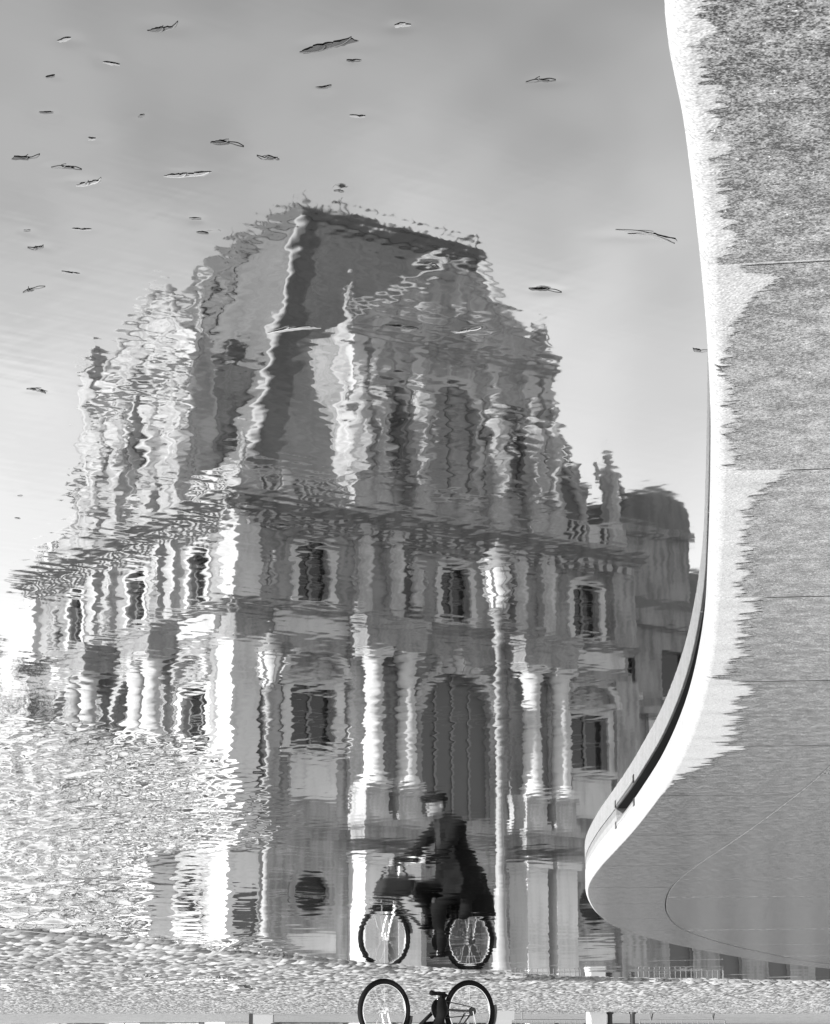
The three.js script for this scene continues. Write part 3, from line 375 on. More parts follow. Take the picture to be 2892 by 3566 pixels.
  facade(FL, WL, WL - 10.2, [WL - 3.75, WL - 17.2], [WL - 14.6, WL - 12.9, WL - 7.6, WL - 6.0], false);
  for (const [x, z] of [[0.45, 0.45]]) put('corner_pier', uvWorld(merge([slab(1.6, 8.1, 1.6, 0, 0, 0), slab(1.45, 8.0, 1.45, 0, 9.1, 0), slab(1.35, 4.2, 1.35, 0, 18.95, 0)])), M.pale, FM, x, 0.01, z);
  put('corner_pier', uvWorld(merge([slab(1.6, 8.1, 1.6, 0, 0, 0), slab(1.5, 8.0, 1.5, 0, 9.1, 0), slab(1.4, 4.2, 1.4, 0, 18.95, 0)])), M.stone, FM, WM - 0.4, 0.01, 0.4);
  put('corner_pier', uvWorld(merge([slab(1.6, 8.1, 1.6, 0, 0, 0), slab(1.5, 8.0, 1.5, 0, 9.1, 0), slab(1.4, 4.2, 1.4, 0, 18.95, 0)])), M.pale, FM, 0.4, 0.01, WL - 0.4);
  put('inner_core', slab(WM - 2.4, 24, WL - 2.4, WM / 2, 0.01, WL / 2), M.stone, FM); put('side_wall', uvWorld(slab(0.8, 23.2, WL - 1.0, WM - 0.42, 0.02, WL / 2)), M.stone, FM);
  // statues on the parapet
  for (const [x, z, h, sd] of [[0.3, 17.0, 4.6, 11], [0.3, 18.2, 3.8, 12], [22.7, 0.5, 4.6, 13], [0.6, 0.6, 2.4, 15]]) put('parapet_statue', merge([statueGeo(h, sd), uvWorld(slab(1.2, 1.3, 1.2, 0, -1.0))]), M.carved, FM, x, 25.0, z);
  // pavilion roof: steep slate, four faces, cut into courses
  const B = [[0.5, 0.5], [21.8, 0.5], [21.8, 23], [0.5, 23]], T = [[8, 8], [19.8, 8], [19.8, 18], [8, 18]], y0 = 24.1, y1 = 42.0;
  const lerp = (a, b, t) => a + (b - a) * t;
  for (let k = 0; k < 4; k++) { const k2 = (k + 1) % 4, rows = 40, parts = []; // each course laps over the one below
    for (let j = 0; j < rows; j++) { const t0 = j / rows, t1 = (j + 1) / rows, f = (t) => Math.pow(t, 0.97), o = 0.05; const P = (c0, t, out) => { const mx = 12, mz = 13, x = lerp(B[c0][0], T[c0][0], f(t)), z = lerp(B[c0][1], T[c0][1], f(t)); const l = Math.hypot(x - mx, z - mz); return [x + (x - mx) / l * out, lerp(y0, y1, t), z + (z - mz) / l * out]; };
      const a = P(k, t0, o), b = P(k2, t0, o), c = P(k2, t1, 0), d = P(k, t1, 0), e = P(k, t0, 0), h = P(k2, t0, 0); const g = new THREE.BufferGeometry(); g.setAttribute('position', new THREE.Float32BufferAttribute([a, c, b, a, d, c, a, b, h, a, h, e].flat(), 3)); g.computeVertexNormals(); parts.push(g); }
    put('roof_slope', uvWorld(merge(parts.map((g) => { if (!g.attributes.normal) g.computeVertexNormals(); return g; }))), M.slate, FM); }
  for (let k = 0; k < 4; k++) put('hip_roll', tube([[B[k][0], y0, B[k][1]], [lerp(B[k][0], T[k][0], 0.5), lerp(y0, y1, 0.505), lerp(B[k][1], T[k][1], 0.5)], [T[k][0], y1, T[k][1]]], 0.24, 12, 8), M.lead, FM);
  put('roof_top', slab(12.2, 0.7, 10.4, 13.9, 0, 13), M.crest, FM, 0, y1 - 0.1, 0);
  { const parts = []; const edge = [[8, 8, 19.8, 8], [19.8, 8, 19.8, 18], [19.8, 18, 8, 18], [8, 18, 8, 8]]; const r = rng(3); for (const [ax, az, bx, bz] of edge) { const n = Math.round(Math.hypot(bx - ax, bz - az) / 0.55); for (let i = 0; i < n; i++) { const t = (i + 0.5) / n, x = lerp(ax, bx, t), z = lerp(az, bz, t); parts.push(lathe([[0.16, 0], [0.05, 0.2], [0.17, 0.3], [0.05, 0.42], [0, i % 4 ? 0.5 : 0.95]], 6).translate(x, y1 + 0.6, z)); } parts.push(bar([ax, y1 + 0.68, az], [bx, y1 + 0.68, bz], 0.08)); } put('roof_cresting', merge(parts), M.crest, FM); }
  put('flagpole', bar([11.4, y1, 9], [11.4, y1 + 2.3, 9], 0.05, 0.03), M.iron, FM);
  for (const z of [10.6, 15.2]) { const g = group('roof_oculus', FM, 4.2, 33.4, z); const q = lit(new THREE.Mesh(new THREE.TorusGeometry(0.7, 0.22, 8, 20).rotateY(Math.PI / 2), M.lead)); q.name = 'surround'; q.position.x = -0.5; g.add(q); const p = lit(new THREE.Mesh(new THREE.CylinderGeometry(0.7, 0.7, 2.2, 20).rotateZ(Math.PI / 2), M.glass)); p.name = 'pane'; p.position.x = 0.62; g.add(p); }
  { const L = []; const r = rng(8); for (let i = 0; i < 90; i++) { const t = 0.05 + 0.75 * r(); const z = lerp(lerp(B[3][1], T[3][1], 0.62), T[3][1], r()) - r() * 5.5, yy = lerp(y0, y1, 0.62 + 0.38 * r()); const tt = (yy - y0) / (y1 - y0); const g = new THREE.IcosahedronGeometry(0.5, 0); g.scale(0.35, 0.5 + r(), 0.6 + r()); g.translate(lerp(B[0][0], T[0][0], tt) - 0.15, yy, z); L.push(g); } put('roof_lead_ornament', merge(L), M.crest, FM); }
  for (const [x, z, w, h] of [[2.4, 19.4, 2.6, 35.2], [19.8, 20, 2.4, 39]]) put('chimney', uvWorld(merge([slab(w, h - 24, 1.6), slab(w + 0.5, 0.5, 2.1, 0, h - 24), slab(w * 0.25, 0.9, 0.7, -w * 0.28, h - 23.5), slab(w * 0.25, 0.9, 0.7, w * 0.28, h - 23.5)])), M.carved, FM, x, 24, z);
}

// ---------------------------------------------------------------- lower wing to the right
{
  const w = thing('palace_wing', -8.247 + 23.6 * Math.cos(A34) - 3.2 * Math.sin(A34), GY, 98 + 23.6 * Math.sin(A34) + 3.2 * Math.cos(A34), -A34);
  tag(w, 'shaded lower stone wing with plain windows right of the pavilion', 'palace wing');
  const put = (n, g, m, x = 0, y = 0, z = 0) => mesh(n, g, m, w, x, y, z);
  const LEN = 22, holes = [], s = new THREE.Shape([[0, 0], [LEN, 0], [LEN, 21], [0, 21]].map((p) => new THREE.Vector2(...p)));
  const spots = []; for (const [y, h] of [[2.2, 4.6], [10.2, 5.2], [17.2, 2.6]]) for (const x of [2, 5.5, 9, 12.5, 16, 19.5]) { spots.push([x, y, h]); s.holes.push(new THREE.Path([[x - 0.8, y], [x - 0.8, y + h], [x + 0.8, y + h], [x + 0.8, y]].map((p) => new THREE.Vector2(...p)))); }
  put('wall', uvWorld(new THREE.ExtrudeGeometry(s, { depth: 0.7, bevelEnabled: false })), M.stone);
  for (const [x, y, h] of spots) { const g = new THREE.Group(); g.name = 'window'; g.position.set(x, y, 0); w.add(g); mesh('pane', slab(1.64, h, 0.04, 0, 0, 0.3), y < 5 ? M.shutter : M.glass, g); mesh('window_frame', merge([slab(0.12, h, 0.1, 0, 0, 0.44), slab(1.6, 0.1, 0.09, 0, h * 0.62, 0.44)]), M.frame, g); mesh('sill', uvWorld(slab(2.1, 0.2, 0.4, 0, -0.2, -0.1)), M.pale, g); }
  for (const [y, hh] of [[8.4, 0.6], [16.1, 0.5], [21.0, 0.9]]) put('string_course', uvWorld(slab(LEN + 0.6, hh, 1.3, LEN / 2, 0, 0.1)), M.stone, 0, y);
  for (let i = 0; i < 7; i++) put('pilaster', uvWorld(slab(0.7, 7, 0.3, 0, 0, -0.12)), M.pale, 0.3 + i * 3.5, 9.0);
  put('end_wall', uvWorld(slab(0.7, 21, 12, LEN - 0.36, 0, 6.8)), M.stone); put('core', slab(LEN - 1.6, 20.9, 10, LEN / 2, 0, 6.6), M.stone);
  { const g = new THREE.BufferGeometry(); const q = [[0, 21.9, -0.1], [LEN, 21.9, -0.1], [LEN - 1.5, 25.4, 3], [0, 25.4, 3]]; const t = [[LEN, 21.9, -0.1], [LEN, 21.9, 12], [LEN - 1.5, 25.4, 9], [LEN - 1.5, 25.4, 3]]; const u = [[0, 25.4, 3], [LEN - 1.5, 25.4, 3], [LEN - 1.5, 25.4, 9], [0, 25.4, 9]]; const P = []; for (const [a, b, c, d] of [q, t, u]) P.push(...a, ...c, ...b, ...a, ...d, ...c); g.setAttribute('position', new THREE.Float32BufferAttribute(P, 3)); g.computeVertexNormals(); put('roof', uvWorld(g), M.slate); }
  // tall attic block with a rounded slate cap, and a stack beside it
  put('attic_block', uvWorld(merge([slab(5.0, 5.8, 4.6, 0, 0, 0), slab(5.5, 0.5, 5.1, 0, 5.3, 0)])), M.stone, 5.0, 21.0, 3.0);
  { const s2 = new THREE.Shape(); s2.moveTo(-2.4, 0); s2.lineTo(2.4, 0); s2.quadraticCurveTo(2.6, 2.1, 0.4, 2.3); s2.quadraticCurveTo(-1.8, 2.3, -2.4, 0); put('attic_roof', new THREE.ExtrudeGeometry(s2, { depth: 4.2, bevelEnabled: true, bevelSize: 0.15, bevelThickness: 0.15 }), M.slate, 5.2, 26.82, 0.9); }
  put('chimney', uvWorld(merge([slab(1.5, 6, 1.5), slab(1.9, 0.4, 1.9, 0, 6), slab(0.5, 0.9, 0.5, -0.4, 6.4), slab(0.5, 1.2, 0.5, 0.4, 6.4)])), M.carved, 0.4, 22.6, 2.5);
}

// ---------------------------------------------------------------- trees
function tree(name, x, z, h, rad, seed, label) {
  const r = rng(seed), t = thing(name, x, GY, z); const L = [];
  mesh('trunk', merge([bar([0, 0, 0], [0.2, h * 0.5, 0], 0.4, 0.26, 10), bar([0.2, h * 0.48, 0], [-rad * 0.4, h * 0.75, 0.4], 0.2, 0.07), bar([0.2, h * 0.45, 0], [rad * 0.45, h * 0.72, -0.3], 0.2, 0.07), bar([0.2, h * 0.48, 0], [0.1, h * 0.9, 0], 0.2, 0.05)]), M.bark, t);
  const cl = []; for (let i = 0; i < 46; i++) { const a = r() * 6.283, b = Math.acos(2 * r() - 1), q = rad * (0.45 + 0.55 * Math.cbrt(r())); cl.push([q * Math.sin(b) * Math.cos(a), h * 0.66 + q * Math.cos(b) * h * 0.34 / rad, q * Math.sin(b) * Math.sin(a), 0.6 + 0.7 * r()]); }
  const pos = []; for (const [cx, cy, cz, s] of cl) for (let k = 0; k < 190; k++) { const a = r() * 6.283, b = Math.acos(2 * r() - 1), q = s * Math.cbrt(r()), p = [cx + q * Math.sin(b) * Math.cos(a), cy + q * 0.8 * Math.cos(b), cz + q * Math.sin(b) * Math.sin(a)]; const u = new THREE.Vector3(r() - 0.5, r() - 0.5, r() - 0.5).normalize().multiplyScalar(0.11 + 0.06 * r()), v = new THREE.Vector3(r() - 0.5, r() - 0.5, r() - 0.5).normalize().multiplyScalar(0.1); pos.push(p[0] + u.x, p[1] + u.y, p[2] + u.z, p[0] + v.x, p[1] + v.y, p[2] + v.z, p[0] - u.x, p[1] - u.y, p[2] - u.z); }
  const g = new THREE.BufferGeometry(); g.setAttribute('position', new THREE.Float32BufferAttribute(pos, 3)); g.computeVertexNormals(); mesh('crown', g, M.leaf, t);
  return tag(t, label, 'tree', 'trees beside the palace');
}
tree('leafy_tree', -21.6, 104, 19.5, 4.0, 21, 'dark leafy tree at the far end of the sunlit facade');
tree('leafy_tree', -26.5, 112, 17.5, 4.5, 22, 'second dark tree behind the leafy one, past the facade end');

// ---------------------------------------------------------------- lamp posts
function lampPost(x, z, label) {
  const t = thing('lamp_post', x, GY, z); tag(t, label, 'street lamp', 'lamp posts on the court');
  mesh('plinth', merge([slab(0.5, 0.2, 0.5), slab(0.4, 0.5, 0.4, 0, 0.2), lathe([[0.24, 0.7], [0.2, 0.8], [0.16, 1.0], [0.19, 1.1], [0.13, 1.5], [0.12, 2.2], [0.15, 2.28], [0.1, 2.4]], 14)]), M.postPaint, t);
  mesh('shaft', lathe([[0.095, 2.38], [0.072, 4.5], [0.056, 7.4], [0.14, 7.5], [0.1, 7.62], [0.08, 7.9], [0.2, 8.15], [0.12, 8.22]], 14), M.postPaint, t);
  const l = new THREE.Group(); l.name = 'lantern'; l.position.y = 8.2; t.add(l);
  mesh('lantern_glass', lathe([[0.17, 0.06], [0.34, 0.9]], 6), M.lampGlass, l);
  const fr = []; for (let i = 0; i < 6; i++) { const a = i * Math.PI / 3; fr.push(bar([0.175 * Math.cos(a), 0.03, 0.175 * Math.sin(a)], [0.35 * Math.cos(a), 0.93, 0.35 * Math.sin(a)], 0.022)); } fr.push(lathe([[0.02, 0], [0.2, 0], [0.2, 0.06]], 6)); mesh('lantern_frame', merge(fr), M.postPaint, l);
  mesh('lantern_cap', lathe([[0.42, 0.9], [0.44, 0.95], [0.3, 1.08], [0.24, 1.12], [0.26, 1.2], [0.1, 1.3], [0.06, 1.36], [0.09, 1.42], [0, 1.5]], 6), M.postPaint, l);
  t.scale.setScalar(1.155); return t;
}
const lampA = lampPost(2.02, 52, 'white lamp post with lantern standing right behind the cyclist');
const lampB = lampPost(-4.36, 64, 'white lamp post with lantern near the sunlit corner of the pavilion');
{ const s = thing('notice_board', -4.35, GY, 59); tag(s, 'small dark notice board on a post beside the left lamp post', 'sign'); mesh('post', slab(0.1, 3.2, 0.1), M.iron, s); mesh('panel', slab(0.62, 0.9, 0.08, -0.2, 2.2), M.iron, s); mesh('panel', slab(0.4, 0.45, 0.08, -0.1, 1.2), M.iron, s, 0, 0, -0.02); }

// ---------------------------------------------------------------- barriers and boxes on the court
function barrier(x, z, ry, label) {
  const b = thing('crowd_barrier', x, GY, z, ry); tag(b, label, 'barrier', 'steel barriers on the court');
  mesh('rail', merge([bar([-1.1, 1.05, 0], [1.1, 1.05, 0], 0.022), bar([-1.1, 0.2, 0], [1.1, 0.2, 0], 0.018), bar([-1.1, 0.2, 0], [-1.1, 1.05, 0], 0.022), bar([1.1, 0.2, 0], [1.1, 1.05, 0], 0.022)]), M.barrierPaint, b);
  for (let i = 1; i < 16; i++) mesh('upright', bar([-1.1 + i * 2.2 / 16, 0.2, 0], [-1.1 + i * 2.2 / 16, 1.05, 0], 0.012, 0.012, 6), M.barrierPaint, b);
  for (const k of [-0.8, 0.8]) mesh('foot', merge([bar([k, 0.2, 0], [k, 0.02, 0.3], 0.018), bar([k, 0.2, 0], [k, 0.02, -0.3], 0.018)]), M.barrierPaint, b);
}
barrier(3.5, 56, 0.05, 'steel crowd barrier just right of the lamp post base'); barrier(6.9, 57.5, 0.25, 'steel crowd barrier standing alone farther right, beyond the bollards');
{ const b = thing('white_cabinet', 4.4, GY, 54); tag(b, 'small white utility cabinet in front of the steel barriers', 'cabinet'); mesh('body', slab(0.46, 0.95, 0.4), M.white, b); mesh('plinth', slab(0.3, 0.06, 0.26, 0, -0.02), M.iron, b); mesh('lid', slab(0.5, 0.05, 0.44, 0, 0.95), M.white, b); }
for (const [x, l] of [[4.75, 'black bollard touching the white cabinet'], [5.3, 'black bollard standing free right of the white cabinet']]) { const b = thing('bollard', x, GY, 54.2); tag(b, l, 'bollard', 'black bollards by the cabinet'); mesh('shaft', lathe([[0.09, 0], [0.09, 0.06], [0.06, 0.08], [0.06, 0.72]], 12), M.iron, b); mesh('knob', lathe([[0.06, 0.72], [0.085, 0.76], [0.085, 0.84], [0, 0.9]], 12), M.iron, b); }

// ---------------------------------------------------------------- bicycle: local x from the front wheel (0) to the rear wheel, seen side on
const bike = thing('bicycle', -0.305, GY + 0.028, 21.9, -Math.atan2(0.6, 0.855));
tag(bike, 'black city bicycle with rear rack crossing beyond the pool', 'bicycle');
const WB = 1.045, WR = 0.31;
{
  const wheel = (name, x) => { const w = new THREE.Group(); w.name = name; w.position.set(x, WR, 0); bike.add(w);
    mesh('tyre', new THREE.TorusGeometry(WR - 0.026, 0.026, 10, 56), M.rubber, w); mesh('rim', new THREE.TorusGeometry(WR - 0.056, 0.011, 8, 56), M.chrome, w); mesh('hub', merge([new THREE.CylinderGeometry(0.022, 0.022, 0.08, 14).rotateX(Math.PI / 2), new THREE.CylinderGeometry(0.034, 0.034, 0.006, 16).rotateX(Math.PI / 2).translate(0, 0, 0.03), new THREE.CylinderGeometry(0.034, 0.034, 0.006, 16).rotateX(Math.PI / 2).translate(0, 0, -0.03)]), M.chrome, w);
    for (let i = 0; i < 28; i++) { const a = i / 28 * 6.2832, s = i % 2 ? 1 : -1, a2 = a + (i % 4 < 2 ? 0.9 : -0.9); mesh('spoke', bar([0.03 * Math.cos(a2), 0.03 * Math.sin(a2), 0.03 * s], [(WR - 0.05) * Math.cos(a), (WR - 0.05) * Math.sin(a), 0], 0.0017, 0.0017, 5), M.chrome, w); } return w; };
  wheel('front_wheel', 0); wheel('rear_wheel', WB);
  const BB = [0.63, 0.29, 0], ST = [0.79, 0.68, 0], HT = [0.155, 0.86, 0], HB = [0.105, 0.66, 0];
  mesh('frame', merge([bar(HB, HT, 0.02), bar([0.115, 0.7, 0], BB, 0.02), bar(BB, ST, 0.017), bar([0.13, 0.79, 0], [0.72, 0.5, 0], 0.016), bar([BB[0], BB[1], 0.03], [WB, WR, 0.055], 0.01), bar([BB[0], BB[1], -0.03], [WB, WR, -0.055], 0.01), bar([ST[0], 0.62, 0.02], [WB, WR, 0.055], 0.009), bar([ST[0], 0.62, -0.02], [WB, WR, -0.055], 0.009), new THREE.CylinderGeometry(0.026, 0.026, 0.075, 14).rotateX(Math.PI / 2).translate(...BB)]), M.bikePaint, bike);
  mesh('fork', merge([bar([0.095, 0.62, 0.05], [0.0, WR, 0.055], 0.012, 0.009), bar([0.095, 0.62, -0.05], [0.0, WR, -0.055], 0.012, 0.009), bar([0.095, 0.62, -0.055], [0.095, 0.62, 0.055], 0.014), bar([0.095, 0.62, 0], HB, 0.015)]), M.chrome, bike);
  const hb = mesh('handlebar', merge([bar(HT, [0.19, 1.02, 0], 0.013), tube([[0.3, 1.02, -0.29], [0.24, 1.04, -0.26], [0.16, 1.04, -0.1], [0.16, 1.03, 0], [0.16, 1.04, 0.1], [0.24, 1.04, 0.26], [0.3, 1.02, 0.29]], 0.012, 40)]), M.chrome, bike);
  for (const k of [-1, 1]) { mesh('grip', bar([0.34, 1.015, 0.3 * k], [0.235, 1.04, 0.262 * k], 0.016), M.rubber, hb); mesh('brake_lever', bar([0.2, 1.02, 0.24 * k], [0.28, 0.99, 0.28 * k], 0.006), M.chrome, hb); }
  mesh('saddle', (() => { const g = new THREE.SphereGeometry(0.5, 16, 10); const p = g.attributes.position; for (let i = 0; i < p.count; i++) { const x = p.getX(i), t = x + 0.5; p.setXYZ(i, x * 0.28, p.getY(i) * 0.08, p.getZ(i) * (0.05 + 0.15 * t)); } g.computeVertexNormals(); return g.translate(0.84, 0.84, 0); })(), M.rubber, bike);
  mesh('seat_post', bar(ST, [0.835, 0.81, 0], 0.013), M.chrome, bike);
  const ch = mesh('chainring', merge([new THREE.TorusGeometry(0.09, 0.008, 6, 32), new THREE.CylinderGeometry(0.09, 0.09, 0.006, 32).rotateX(Math.PI / 2), new THREE.TorusGeometry(0.1, 0.006, 6, 32).translate(0, 0, -0.012)]), M.iron, bike, BB[0], BB[1], -0.05);
  mesh('crank', merge([bar([BB[0], BB[1], -0.065], [BB[0] - 0.045, BB[1] - 0.155, -0.075], 0.01), bar([BB[0], BB[1], 0.065], [BB[0] + 0.045, BB[1] + 0.155, 0.075], 0.01)]), M.chrome, bike);
  for (const k of [-1, 1]) mesh('pedal', merge([slab(0.1, 0.022, 0.075, 0, -0.011, 0)]), M.rubber, bike, BB[0] + k * 0.045, BB[1] + k * 0.155, k * 0.12);
  mesh('chain', merge([bar([BB[0], BB[1] + 0.092, -0.05], [WB, WR + 0.04, -0.05], 0.005), bar([BB[0], BB[1] - 0.092, -0.05], [WB, WR - 0.04, -0.05], 0.005)]), M.iron, bike);
  mesh('sprocket', new THREE.CylinderGeometry(0.04, 0.04, 0.02, 16).rotateX(Math.PI / 2), M.iron, bike, WB, WR, -0.05);
  const fender = (x, a0, a1) => { const p = []; for (let i = 0; i <= 14; i++) { const a = a0 + (a1 - a0) * i / 14; p.push([x + (WR + 0.018) * Math.cos(a), WR + (WR + 0.018) * Math.sin(a), 0]); } const g = tube(p, 0.022, 28, 6); return g; };
  mesh('mudguard', fender(0, 0.15, 2.0), M.bikePaint, bike); mesh('mudguard', fender(WB, -0.2, 2.3), M.bikePaint, bike);
  const rk = mesh('rear_rack', merge([bar([0.9, 0.72, 0.06], [1.28, 0.72, 0.06], 0.007), bar([0.9, 0.72, -0.06], [1.28, 0.72, -0.06], 0.007), bar([1.28, 0.72, -0.06], [1.28, 0.72, 0.06], 0.007), bar([1.0, 0.72, -0.06], [1.0, 0.72, 0.06], 0.006), bar([1.14, 0.72, -0.06], [1.14, 0.72, 0.06], 0.006), bar([1.14, 0.72, 0.06], [WB, WR, 0.06], 0.006), bar([1.14, 0.72, -0.06], [WB, WR, -0.06], 0.006)]), M.chrome, bike);
  mesh('rear_lamp', slab(0.03, 0.05, 0.08, 1.3, 0.69, 0), M.iron, bike);
  mesh('front_rack', merge([bar([-0.2, 0.665, 0.1], [0.14, 0.68, 0.1], 0.007), bar([-0.2, 0.665, -0.1], [0.14, 0.68, -0.1], 0.007), bar([-0.2, 0.665, -0.1], [-0.2, 0.665, 0.1], 0.007), bar([-0.12, 0.665, 0.1], [0, WR, 0.06], 0.006), bar([-0.12, 0.665, -0.1], [0, WR, -0.06], 0.006)]), M.chrome, bike);
}
{ // bag slumped on the front rack
  const b = thing('shoulder_bag'); b.position.copy(bike.position); b.rotation.copy(bike.rotation);
  const c = Math.cos(b.rotation.y), s = Math.sin(b.rotation.y), lx = 0.05, ly = 0.685; b.position.add(new THREE.Vector3(lx * c, ly, -lx * s));
  tag(b, 'dark canvas bag slumped on the front rack of the bicycle', 'bag');
  const g = new THREE.SphereGeometry(0.5, 20, 14), p = g.attributes.position; for (let i = 0; i < p.count; i++) { const e = (v, q) => Math.sign(v) * Math.pow(Math.abs(v) * 2, q) / 2; const x = e(p.getX(i), 0.6), y = e(p.getY(i), 0.6), z = e(p.getZ(i), 0.6); p.setXYZ(i, x * 0.42 + (y + 0.5) * 0.14 + 0.012 * Math.sin(y * 20), (y + 0.5) * 0.25, z * (0.26 - 0.1 * (y + 0.5)) + 0.01 * Math.sin(x * 17)); } g.computeVertexNormals();
  mesh('bag_body', g, M.canvas, b); mesh('strap', tube([[-0.1, 0.2, 0], [0.02, 0.32, 0.03], [0.14, 0.35, 0], [0.22, 0.24, -0.02]], 0.012, 20), M.canvas, b);
}

// ---------------------------------------------------------------- the rider
function surfaceNets(sdf, lo, hi, cell, colorAt) {
  const n = [0, 1, 2].map((k) => Math.ceil((hi[k] - lo[k]) / cell) + 1), at = (i, j, k) => (k * n[1] + j) * n[0] + i, F = new Float32Array(n[0] * n[1] * n[2]);
  for (let k = 0; k < n[2]; k++) for (let j = 0; j < n[1]; j++) for (let i = 0; i < n[0]; i++) F[at(i, j, k)] = sdf(lo[0] + i * cell, lo[1] + j * cell, lo[2] + k * cell);
  const id = new Int32Array(F.length).fill(-1), pos = [], nor = [], col = [];
  for (let k = 0; k < n[2] - 1; k++) for (let j = 0; j < n[1] - 1; j++) for (let i = 0; i < n[0] - 1; i++) {
    let m = 0, c = 0, x = 0, y = 0, z = 0; const v = []; for (let b = 0; b < 8; b++) { const f = F[at(i + (b & 1), j + (b >> 1 & 1), k + (b >> 2))]; v.push(f); if (f < 0) m |= 1 << b; } if (m === 0 || m === 255) continue;
    for (let a = 0; a < 8; a++) for (let d = 1; d < 8; d <<= 1) { const b = a | d; if (b === a) continue; if ((v[a] < 0) !== (v[b] < 0)) { const t = v[a] / (v[a] - v[b]); x += (a & 1) + (d === 1 ? t : 0); y += (a >> 1 & 1) + (d === 2 ? t : 0); z += (a >> 2) + (d === 4 ? t : 0); c++; } }
    const X = lo[0] + (i + x / c) * cell, Y = lo[1] + (j + y / c) * cell, Z = lo[2] + (k + z / c) * cell, e = cell * 0.5; id[at(i, j, k)] = pos.length / 3; pos.push(X, Y, Z);
    const g = new THREE.Vector3(sdf(X + e, Y, Z) - sdf(X - e, Y, Z), sdf(X, Y + e, Z) - sdf(X, Y - e, Z), sdf(X, Y, Z + e) - sdf(X, Y, Z - e)).normalize(); nor.push(g.x, g.y, g.z); const q = colorAt(X, Y, Z); col.push(q, q, q);
  }
  const idx = []; const quad = (a, b, c, d, f) => { if (a < 0 || b < 0 || c < 0 || d < 0) return; f ? idx.push(a, b, c, a, c, d) : idx.push(a, c, b, a, d, c); };
  for (let k = 1; k < n[2] - 1; k++) for (let j = 1; j < n[1] - 1; j++) for (let i = 1; i < n[0] - 1; i++) { const f = F[at(i, j, k)] < 0;
    if (f !== F[at(i + 1, j, k)] < 0) quad(id[at(i, j - 1, k - 1)], id[at(i, j, k - 1)], id[at(i, j, k)], id[at(i, j - 1, k)], f);
    if (f !== F[at(i, j + 1, k)] < 0) quad(id[at(i - 1, j, k - 1)], id[at(i - 1, j, k)], id[at(i, j, k)], id[at(i, j, k - 1)], f);
    if (f !== F[at(i, j, k + 1)] < 0) quad(id[at(i - 1, j - 1, k)], id[at(i, j - 1, k)], id[at(i, j, k)], id[at(i - 1, j, k)], f); }
  const g = new THREE.BufferGeometry(); g.setAttribute('position', new THREE.Float32BufferAttribute(pos, 3)); g.setAttribute('normal', new THREE.Float32BufferAttribute(nor, 3)); g.setAttribute('color', new THREE.Float32BufferAttribute(col, 3)); g.setIndex(idx); return g;
}
const caps = (x, y, z, a, b, ra, rb) => { const bx = b[0] - a[0], by = b[1] - a[1], bz = b[2] - a[2], px = x - a[0], py = y - a[1], pz = z - a[2]; const t = Math.max(0, Math.min(1, (px * bx + py * by + pz * bz) / (bx * bx + by * by + bz * bz))); return Math.hypot(px - bx * t, py - by * t, pz - bz * t) - (ra + (rb - ra) * t); };
const smin = (a, b, k) => { const h = Math.max(0, k - Math.abs(a - b)) / k; return Math.min(a, b) - h * h * k / 4; };
